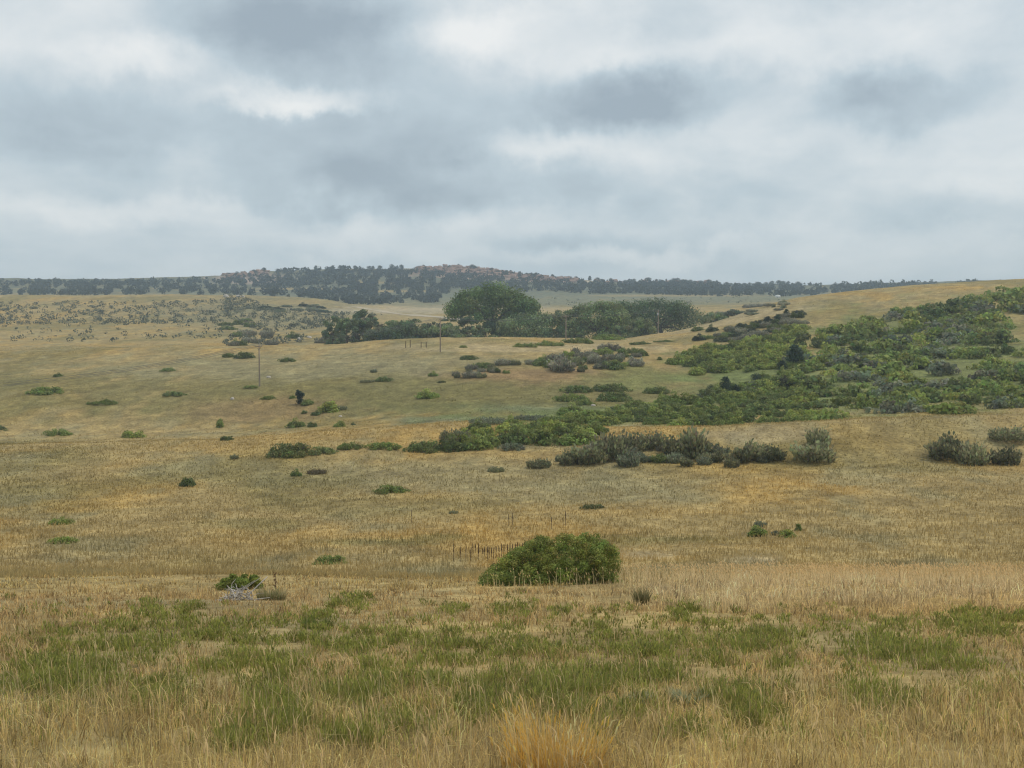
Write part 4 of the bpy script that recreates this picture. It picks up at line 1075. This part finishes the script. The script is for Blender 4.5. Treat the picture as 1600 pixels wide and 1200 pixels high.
def branch_pile():
    rng = np.random.default_rng(19); p = hit(384, 938, 14); d = p[1] / F
    root = link('dead_branch_pile', None, loc=tuple(p))
    for k in range(110):
        ax = rng.normal(-14, 15); a = np.array([ax * d, rng.normal(0, .22), 17 * d * math.exp(-((ax + 12) / 17) ** 2) * rng.random()]); dr = rng.normal(size=3); dr[2] *= .8; dr /= np.linalg.norm(dr)
        L = rng.uniform(.12, .5); m = a + dr * L * .5 + rng.normal(0, .04, 3); e = a + dr * L
        for q in (a, m, e): q[2] = max(q[2], .02)
        r = rng.uniform(.007, .02)
        V, q, t = tubes([([a, m, e], [r, r * .8, r * .35])], 5); link('branch', mk_mesh('branch', V, q, t), M_DEAD, root)
    V, q, t = tubes([([(4 * d, 0, 8 * d), (18 * d, .1, 22 * d), (33 * d, .15, 36 * d)], [.02, .018, .012])], 7)
    o = link('branch', mk_mesh('long_branch', V, q, t, None, True), M_DEAD, root); o['label'] = 'straight pale pole leaning out of the pile'
    V, q, t = tubes([([(-8 * d, .3, 12 * d), (8 * d, .3, 24 * d), (20 * d, .3, 32 * d)], [.012, .01, .006])], 6); link('branch', mk_mesh('branch', V, q, t), M_DEAD, root)
    tag(root, 'pile of bleached dead branches with one long pole sticking up', 'branch pile')
    p = hit(430, 938, 14); d = p[1] / F; root = link('dock_plant', None, loc=tuple(p))
    V, q, t = tubes([([(0, 0, -.05), (.02, 0, 22 * d), (.0, 0, 46 * d)], [.009, .007, .003])], 5); link('stem', mk_mesh('stem', V, q, t), M_STALK, root)
    n = 130; zz = rng.uniform(20, 46, n) * d; sp = (.012 + .035 * np.abs(np.sin(zz * 21 + 1.3)))
    P = np.stack([rng.normal(0, 1, n) * sp * .7, rng.normal(0, 1, n) * sp * .7, zz], 1)
    V, Q, t = leaf_quads(rng, P, rng.normal(size=(n, 3)), .022, np.tile((.16, .085, .05), (n, 1)) * rng.uniform(.7, 1.3, (n, 1)))
    link('seed_head', mk_mesh('seed_head', V, Q, None, t), M_LEAF, root, (1, 1, 1))
    tag(root, 'dark brown dock seed stalk beside the dead branch pile', 'dead plant')


branch_pile()

# ------------------------------------------------------------------ grass
PATCH = [(400, 1030, 80, 50), (365, 1010, 40, 40), (497, 970, 28, 14), (555, 1012, 46, 18), (490, 1000, 26, 16), (680, 1000, 70, 22), (650, 1000, 30, 14), (720, 1030, 60, 26), (700, 1065, 70, 26), (590, 1060, 26, 22), (805, 950, 28, 14), (790, 1010, 40, 26), (760, 1060, 60, 34),
         (860, 1018, 26, 14), (905, 1010, 24, 14), (960, 990, 80, 24), (1020, 1010, 60, 22), (1070, 962, 26, 14), (1120, 985, 40, 16), (1170, 1010, 46, 20), (1215, 985, 40, 18), (1060, 1045, 50, 26), (880, 1075, 70, 34), (1000, 1065, 40, 24), (1230, 1055, 24, 32), (1110, 1040, 30, 26), (430, 1105, 40, 26), (450, 1135, 26, 16), (1150, 1100, 40, 20),
         (555, 940, 20, 9), (710, 955, 14, 8), (880, 958, 18, 9), (660, 940, 12, 7), (940, 1060, 40, 30), (1245, 1000, 20, 20), (520, 945, 10, 8),
         (560, 1100, 60, 18), (640, 1130, 46, 14), (760, 1110, 50, 18), (1190, 1130, 40, 16), (390, 1165, 36, 14), (960, 1120, 40, 14), (1080, 1150, 40, 14), (540, 1165, 40, 12), (200, 1010, 120, 30), (100, 1060, 90, 30), (280, 960, 60, 14), (1340, 1000, 90, 26), (1450, 1040, 80, 30), (1540, 980, 70, 20), (250, 1090, 60, 26), (1380, 1090, 50, 24)]


def patch_w(px, py, wob):
    w = np.zeros(len(px))
    for (a, b, rx, ry) in PATCH:
        r = np.sqrt(((px - a) / rx) ** 2 + ((py - b) / ry) ** 2) + wob
        w = np.maximum(w, np.clip((1.38 - r) / .6, 0, 1))
    return w


def near_points(n, y0, y1, mix, rng, um=.56):
    k = int(n * mix)
    iv = rng.uniform(1 / y1, 1 / y0, k); Y = np.concatenate([1 / iv, np.exp(rng.uniform(math.log(y0), math.log(y1), n - k))])
    X = rng.uniform(-um, um, n) * (Y + 8.0)
    return X, Y


def blades(X, Y, Z, H, W, lean, az, face, col, tipcol, curve=.5):
    """one bent blade each: 5 vertices, a quad and a triangle"""
    n = len(X); D = np.stack([np.cos(az), np.sin(az), np.zeros(n)], 1); S = np.stack([np.cos(face), np.sin(face), np.zeros(n)], 1)
    B = np.stack([X, Y, Z - .02], 1); up = np.array([0, 0, 1.0])
    M = B + up * (H * .55)[:, None] + D * (H * lean * curve * .5)[:, None]
    T = B + up * (H * np.sqrt(np.maximum(.15, 1 - .6 * lean ** 2)))[:, None] + D * (H * lean)[:, None]
    w = W[:, None]
    V = np.stack([B - S * w * .5, B + S * w * .5, M + S * w * .42, M - S * w * .42, T], 1).reshape(-1, 3)
    i = np.arange(n)[:, None] * 5
    Q = i + np.array([[0, 1, 2, 3]]); T3 = i + np.array([[3, 2, 4]])
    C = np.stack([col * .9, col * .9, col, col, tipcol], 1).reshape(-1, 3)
    return V, Q, T3, C


def stuff(name, label, parts):
    V = []; Q = []; T = []; C = []; b = 0
    for v, q, t, c in parts:
        V.append(v); Q.append(q + b); T.append(t + b); C.append(c); b += len(v)
    o = link(name, mk_mesh(name, np.concatenate(V), np.concatenate(Q), np.concatenate(T), np.concatenate(C)), M_GRASS)
    return tag(o, label, kind='stuff')


def near_grass():
    rng = np.random.default_rng(42)
    n = 285000; k = 26000; cx, cy = near_points(k, 4.6, 58, .5, rng); own = rng.integers(k, size=n)
    sp = .07 * rng.uniform(.5, 1.8, k) * (1 + cy / 30); ox = rng.normal(0, 1, n) * sp[own]; oy = rng.normal(0, 1, n) * sp[own]
    X = cx[own] + ox; Y = cy[own] + oy; Z = height(X, Y); th = rng.uniform(.4, 1.45, k); tc = rng.uniform(.55, 1.35, k); out = np.arctan2(oy, ox)
    px, py = project(X, Y, Z); wob = (fbm(X / .8, Y / .8, 3, 3) - .5) * 1.0
    g = patch_w(px, py, wob)
    keep = rng.random(n) > g * .75; X, Y, Z, px, py, g, own, out = (q[keep] for q in (X, Y, Z, px, py, g, own, out)); n = len(X)
    tall = fbm(X / 1.6, Y / 1.6, 3, 8)
    H = (.10 + .30 * tall) * rng.uniform(.5, 1.4, n) * (1 - .35 * g) * th[own]
    p0 = hit(862, 914, 20); H *= .62 + .30 * np.clip((py - 1050) / 130, 0, 1); p1 = hit(392, 938, 14); H *= np.where((np.abs(X - p1[0]) < 1.1) & (np.abs(Y - p1[1]) < 1.3), .4, 1.0)
    H *= np.where((np.abs(X - p0[0]) < 3.2) & (Y < p0[1] + 2.5) & (Y > p0[1] - 4), rng.uniform(.45, 1.05, n), 1.0)
    W = np.maximum(.004, Y * .00062) * rng.uniform(.6, 1.5, n)
    az = out + rng.normal(0, .6, n); lean = np.clip(np.abs(rng.normal(.40, .35, n)), .02, 1.25); lean = np.where(rng.random(n) < .3, rng.uniform(.8, 1.35, n), lean)
    a = fbm(X / 2.4, Y / 2.4, 3, 55); b = rng.random(n)
    col = np.tile(np.array((.62, .455, .17)), (n, 1))
    col = mixc(col, (.62, .42, .18), np.clip((a - .45) * 3, 0, .8)); col = mixc(col, (.36, .30, .15), (b < .22) * .8); col = mixc(col, (.78, .64, .34), (b > .84) * .75)
    col = mixc(col, (.30, .17, .085), ((b > .22) & (b < .36)) * .6); col = mixc(col, (.17, .18, .065), np.clip(g, 0, .5) * rng.random(n))
    right = np.clip((px - 860) / 240, 0, 1) * np.clip(2.2 * fbm(X / 1.5, Y / 1.5, 3, 61) - .35, 0, 1.2) * np.clip((py - 898) / 10, 0, 1) * np.clip((962 - py) / 30, 0, 1); H = H * (1 + 1.1 * right); col = mixc(col, (.82, .65, .39), np.clip(right * 1.1, 0, .85)); col = mixc(col, (.78, .60, .25), np.clip((py - 1070) / 60, 0, 1) * .45 * (b > .3)); col = mixc(col, (.52, .335, .17), np.clip((py - 915) / 20, 0, 1) * np.clip((1085 - py) / 40, 0, 1) * .35 * (1 - np.clip(right, 0, 1)))
    col *= (tc[own] * rng.uniform(.55, 1.35, n) * (.8 + .4 * fbm(X / .45, Y / .45, 2, 77)))[:, None]
    col = np.clip(col, 0, .95)
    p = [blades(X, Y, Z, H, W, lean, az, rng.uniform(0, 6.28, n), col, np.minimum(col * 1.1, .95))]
    stuff('dry_grass', 'tan dry grass covering the near slope', p)
    # seeding stems standing over the sward
    n = 6600; X, Y = near_points(n, 5.0, 52, .55, rng)
    px, py = project(X, Y, height(X, Y)); rgt = (px > 900) & (py > 898) & (py < 955)
    keep = (rng.random(n) < .05) | rgt | (py > 1085) & (rng.random(n) < .32); X, Y = X[keep], Y[keep]
    m = 5200; Y2 = rng.uniform(36, 48, m); X2 = rng.uniform(.02, .50, m) * Y2; sel = rng.random(m) < np.clip((X2 / Y2 - .03) * 5, .0, 1) * (.3 + 1.1 * fbm(X2 / 1.2, Y2 / 1.2, 2, 7))
    m3 = 36; Y3 = hit(862, 916, 20)[1] + rng.uniform(-2.2, .2, m3); X3 = rng.uniform(-.025, .105, m3) * Y3
    X = np.concatenate([X, X2[sel], X3]); Y = np.concatenate([Y, Y2[sel], Y3]); n = len(X); Z = height(X, Y)
    H = rng.uniform(.38, .68, n); W = np.maximum(.0028, Y * .00042); az = rng.normal(2.6, 1.0, n); lean = np.clip(np.abs(rng.normal(.22, .18, n)), .03, .9); fc = rng.uniform(0, 6.28, n)
    c = np.tile(np.array((.78, .62, .35)), (n, 1)) * rng.uniform(.75, 1.2, n)[:, None]
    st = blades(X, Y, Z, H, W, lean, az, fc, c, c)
    tipx = X + np.cos(az) * H * lean * .93; tipy = Y + np.sin(az) * H * lean * .93; tipz = Z + H * np.sqrt(np.maximum(.15, 1 - .6 * lean ** 2)) * .93
    hs = []
    for k in range(2):
        l2 = np.clip(lean + rng.uniform(.1, .6, n), 0, 1.2)
        hs.append(blades(tipx, tipy, tipz, rng.uniform(.06, .12, n), np.maximum(.006, Y * .0006) * rng.uniform(.8, 1.3, n), l2, az + rng.normal(0, .4, n), fc + k * 1.5, c * np.array((1.0, .95, .9)), c * np.array((1.05, .98, .92))))
    stuff('seeding_grass_stems', 'pale seeding grass stems rising over the near slope', [st] + hs)
    # green leafy ground cover in patches
    k = 80000; cx, cy = near_points(k, 7, 38, .62, rng); px, py = project(cx, cy, height(cx, cy)); wob = (fbm(cx / .8, cy / .8, 3, 3) - .5) * 1.5
    g = patch_w(px, py, wob); band = np.clip((py - 935) / 30, 0, 1) * np.clip((1190 - py) / 60, 0, 1) * .08
    keep = rng.random(k) < np.maximum(g * (.04 + .34 * (fbm(cx / .8, cy / .8, 3, 66) > .50)), band * .3); cx, cy, g = cx[keep], cy[keep], g[keep]; k = len(cx)
    m = 26; n = k * m; own = np.repeat(np.arange(k), m); rad = rng.uniform(.07, .17, k); hp = rng.uniform(.10, .24, k)
    ox, oy = rng.normal(0, .55, n) * rad[own], rng.normal(0, .55, n) * rad[own]; rr = np.clip(np.hypot(ox, oy) / rad[own], 0, 1.6)
    X, Y = cx[own] + ox, cy[own] + oy; Z = height(X, Y); zl = Z + hp[own] * (1 - .28 * rr ** 2) * rng.uniform(.0, .85, n) ** .7
    H = rng.uniform(.05, .11, n); W = np.maximum(.008, Y * .0009) * rng.uniform(.6, 1.4, n)
    c = mixc(np.tile(np.array((.25, .275, .06)), (n, 1)), (.36, .35, .09), rng.random(n) * .8); c = mixc(c, (.17, .20, .06), (rng.random(n) < .25) * .8); c = mixc(c, (.40, .30, .14), (rng.random(n) < .16) * .8)
    c *= (rng.uniform(.7, 1.3, k)[own] * rng.uniform(.75, 1.25, n))[:, None]
    print('forb plants', k)
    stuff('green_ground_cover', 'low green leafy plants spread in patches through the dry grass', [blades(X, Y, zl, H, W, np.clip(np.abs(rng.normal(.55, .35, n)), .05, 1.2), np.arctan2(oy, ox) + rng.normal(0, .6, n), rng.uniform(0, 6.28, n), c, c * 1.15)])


near_grass()


def tuft_thing(name, label, cat, px, py, wpx, n, hr, wid, cols, seed, lean=.3, head=None):
    rng = np.random.default_rng(seed); p = hit(px, py, 5); d = p[1] / F; a = rng.uniform(0, 6.28, n); q = np.sqrt(rng.random(n)) * wpx * d / 2
    dx, dy = np.cos(a) * q, np.sin(a) * q * .7; z = height(p[0] + dx, p[1] + dy) - p[2]
    H = (hr[0] + (hr[1] - hr[0]) * rng.random(n) ** 1.3) * (.55 + .6 * vnoise(dx * 9 + seed, dy * 9, seed)); c = np.array(cols)[rng.integers(len(cols), size=n)] * rng.uniform(.8, 1.2, n)[:, None]
    ln = np.clip(np.abs(rng.normal(lean, .2, n)), .02, 1); fc = rng.uniform(0, 6.28, n)
    az = a + rng.normal(0, .5, n)
    V, Q, T, C = blades(dx, dy, z, H, np.full(n, wid) * rng.uniform(.7, 1.3, n), ln, az, fc, c, c * 1.1)
    root = link(name, None, loc=tuple(p)); link('blades', mk_mesh('blades', V, Q, T, C), M_GRASS, root)['kind'] = 'stuff'
    if head:
        k = rng.random(n) < head
        tx = dx + np.cos(az) * H * ln * .92; ty = dy + np.sin(az) * H * ln * .92; tz = z + H * np.sqrt(np.maximum(.15, 1 - .6 * ln ** 2)) * .92
        V, Q, T, C = blades(tx[k], ty[k], tz[k], rng.uniform(.05, .1, k.sum()), np.full(k.sum(), .011), np.clip(ln[k] + .3, 0, 1.1), az[k], fc[k], np.minimum(c[k] * 1.15, .8), np.minimum(c[k] * 1.3, .85))
        link('seed_heads', mk_mesh('seed_heads', V, Q, T, C), M_GRASS, root)['kind'] = 'stuff'
    tag(root, label, cat)


tuft_thing('golden_grass_clump', 'bright golden orange grass clump at the bottom centre', 'grass clump', 868, 1206, 170, 950, (.12, .56), .006, [(.72, .45, .10), (.74, .50, .15), (.60, .38, .10), (.70, .56, .28), (.62, .47, .22)], 1, .3, .25)
tuft_thing('silver_sage_plant', 'pale silvery plant low on the right, left of its twin', 'plant', 1005, 1098, 46, 700, (.06, .16), .009, [(.42, .44, .27), (.34, .37, .21)], 2, .5)
tuft_thing('silver_sage_plant', 'pale silvery plant low on the right, taller of the two', 'plant', 1078, 1100, 52, 800, (.08, .22), .009, [(.42, .44, .28), (.32, .36, .21)], 3, .4)
tuft_thing('weed_clump', 'dark upright weed clump in the pale grass at right', 'plant', 1002, 946, 24, 260, (.3, .6), .014, [(.24, .22, .11), (.30, .25, .13), (.18, .18, .08)], 4, .2)
tuft_thing('weed_clump', 'green weed clump just right of the dead branch pile', 'plant', 424, 938, 44, 800, (.15, .5), .012, [(.24, .25, .10), (.34, .31, .15), (.48, .40, .24)], 5, .3)
tuft_thing('weed_clump', 'round green weed clump alone in dry grass on the left', 'plant', 497, 982, 48, 900, (.1, .3), .011, [(.13, .17, .035), (.17, .20, .05)], 6, .4)


def mid_grass():
    rng = np.random.default_rng(8); n = 190000
    Y = np.concatenate([np.exp(rng.uniform(math.log(44), math.log(190), n * 2 // 3)), np.exp(rng.uniform(math.log(150), math.log(470), n - n * 2 // 3))]); X = rng.uniform(-.56, .56, n) * (Y + 6); Z = height(X, Y)
    c = ground_color(X, Y, Z); keep = rng.random(n) < .35 + 1.2 * fbm(X / 3, Y / 5, 3, 44); X, Y, Z, c = X[keep], Y[keep], Z[keep], c[keep]; n = len(X)
    H = rng.uniform(.16, .42, n) * (.6 + .8 * fbm(X / 7, Y / 7, 2, 45)); H *= np.clip(1.35 - Y / 260, .35, 1); W = np.maximum(.03, Y * .0007) * rng.uniform(.6, 1.5, n)
    c = c * (1.30 + rng.uniform(-.2, .26, n) * np.clip(1.3 - Y / 300, .3, 1))[:, None]
    t = np.where((rng.random(n) < .10)[:, None], np.array((.52, .42, .26))[None, :], c * 1.1)
    stuff('field_grass', 'dry prairie grass tufts over the valley field and slopes', [blades(X, Y, Z, H, W, np.clip(np.abs(rng.normal(.3, .25, n)), .02, 1), rng.uniform(0, 6.28, n), rng.normal(0, .8, n), c, t)])


mid_grass()

# ------------------------------------------------------------------ air
def haze():
    V, q = box(-4200, 4200, -120, 9300, -45, 190)
    me = mk_mesh('haze', V, q); o = link('haze', me)
    m = bpy.data.materials.new('haze'); m.use_nodes = True; nt = m.node_tree; nt.nodes.clear()
    out = nt.nodes.new('ShaderNodeOutputMaterial'); v = nt.nodes.new('ShaderNodeVolumePrincipled')
    v.inputs['Color'].default_value = (.66, .82, 1.0, 1); v.inputs['Density'].default_value = .00021; v.inputs['Anisotropy'].default_value = 0.0
    nt.links.new(v.outputs[0], out.inputs['Volume']); me.materials.append(m)
    tag(o, 'thin blue grey haze hanging over the whole valley', kind='stuff')


haze()
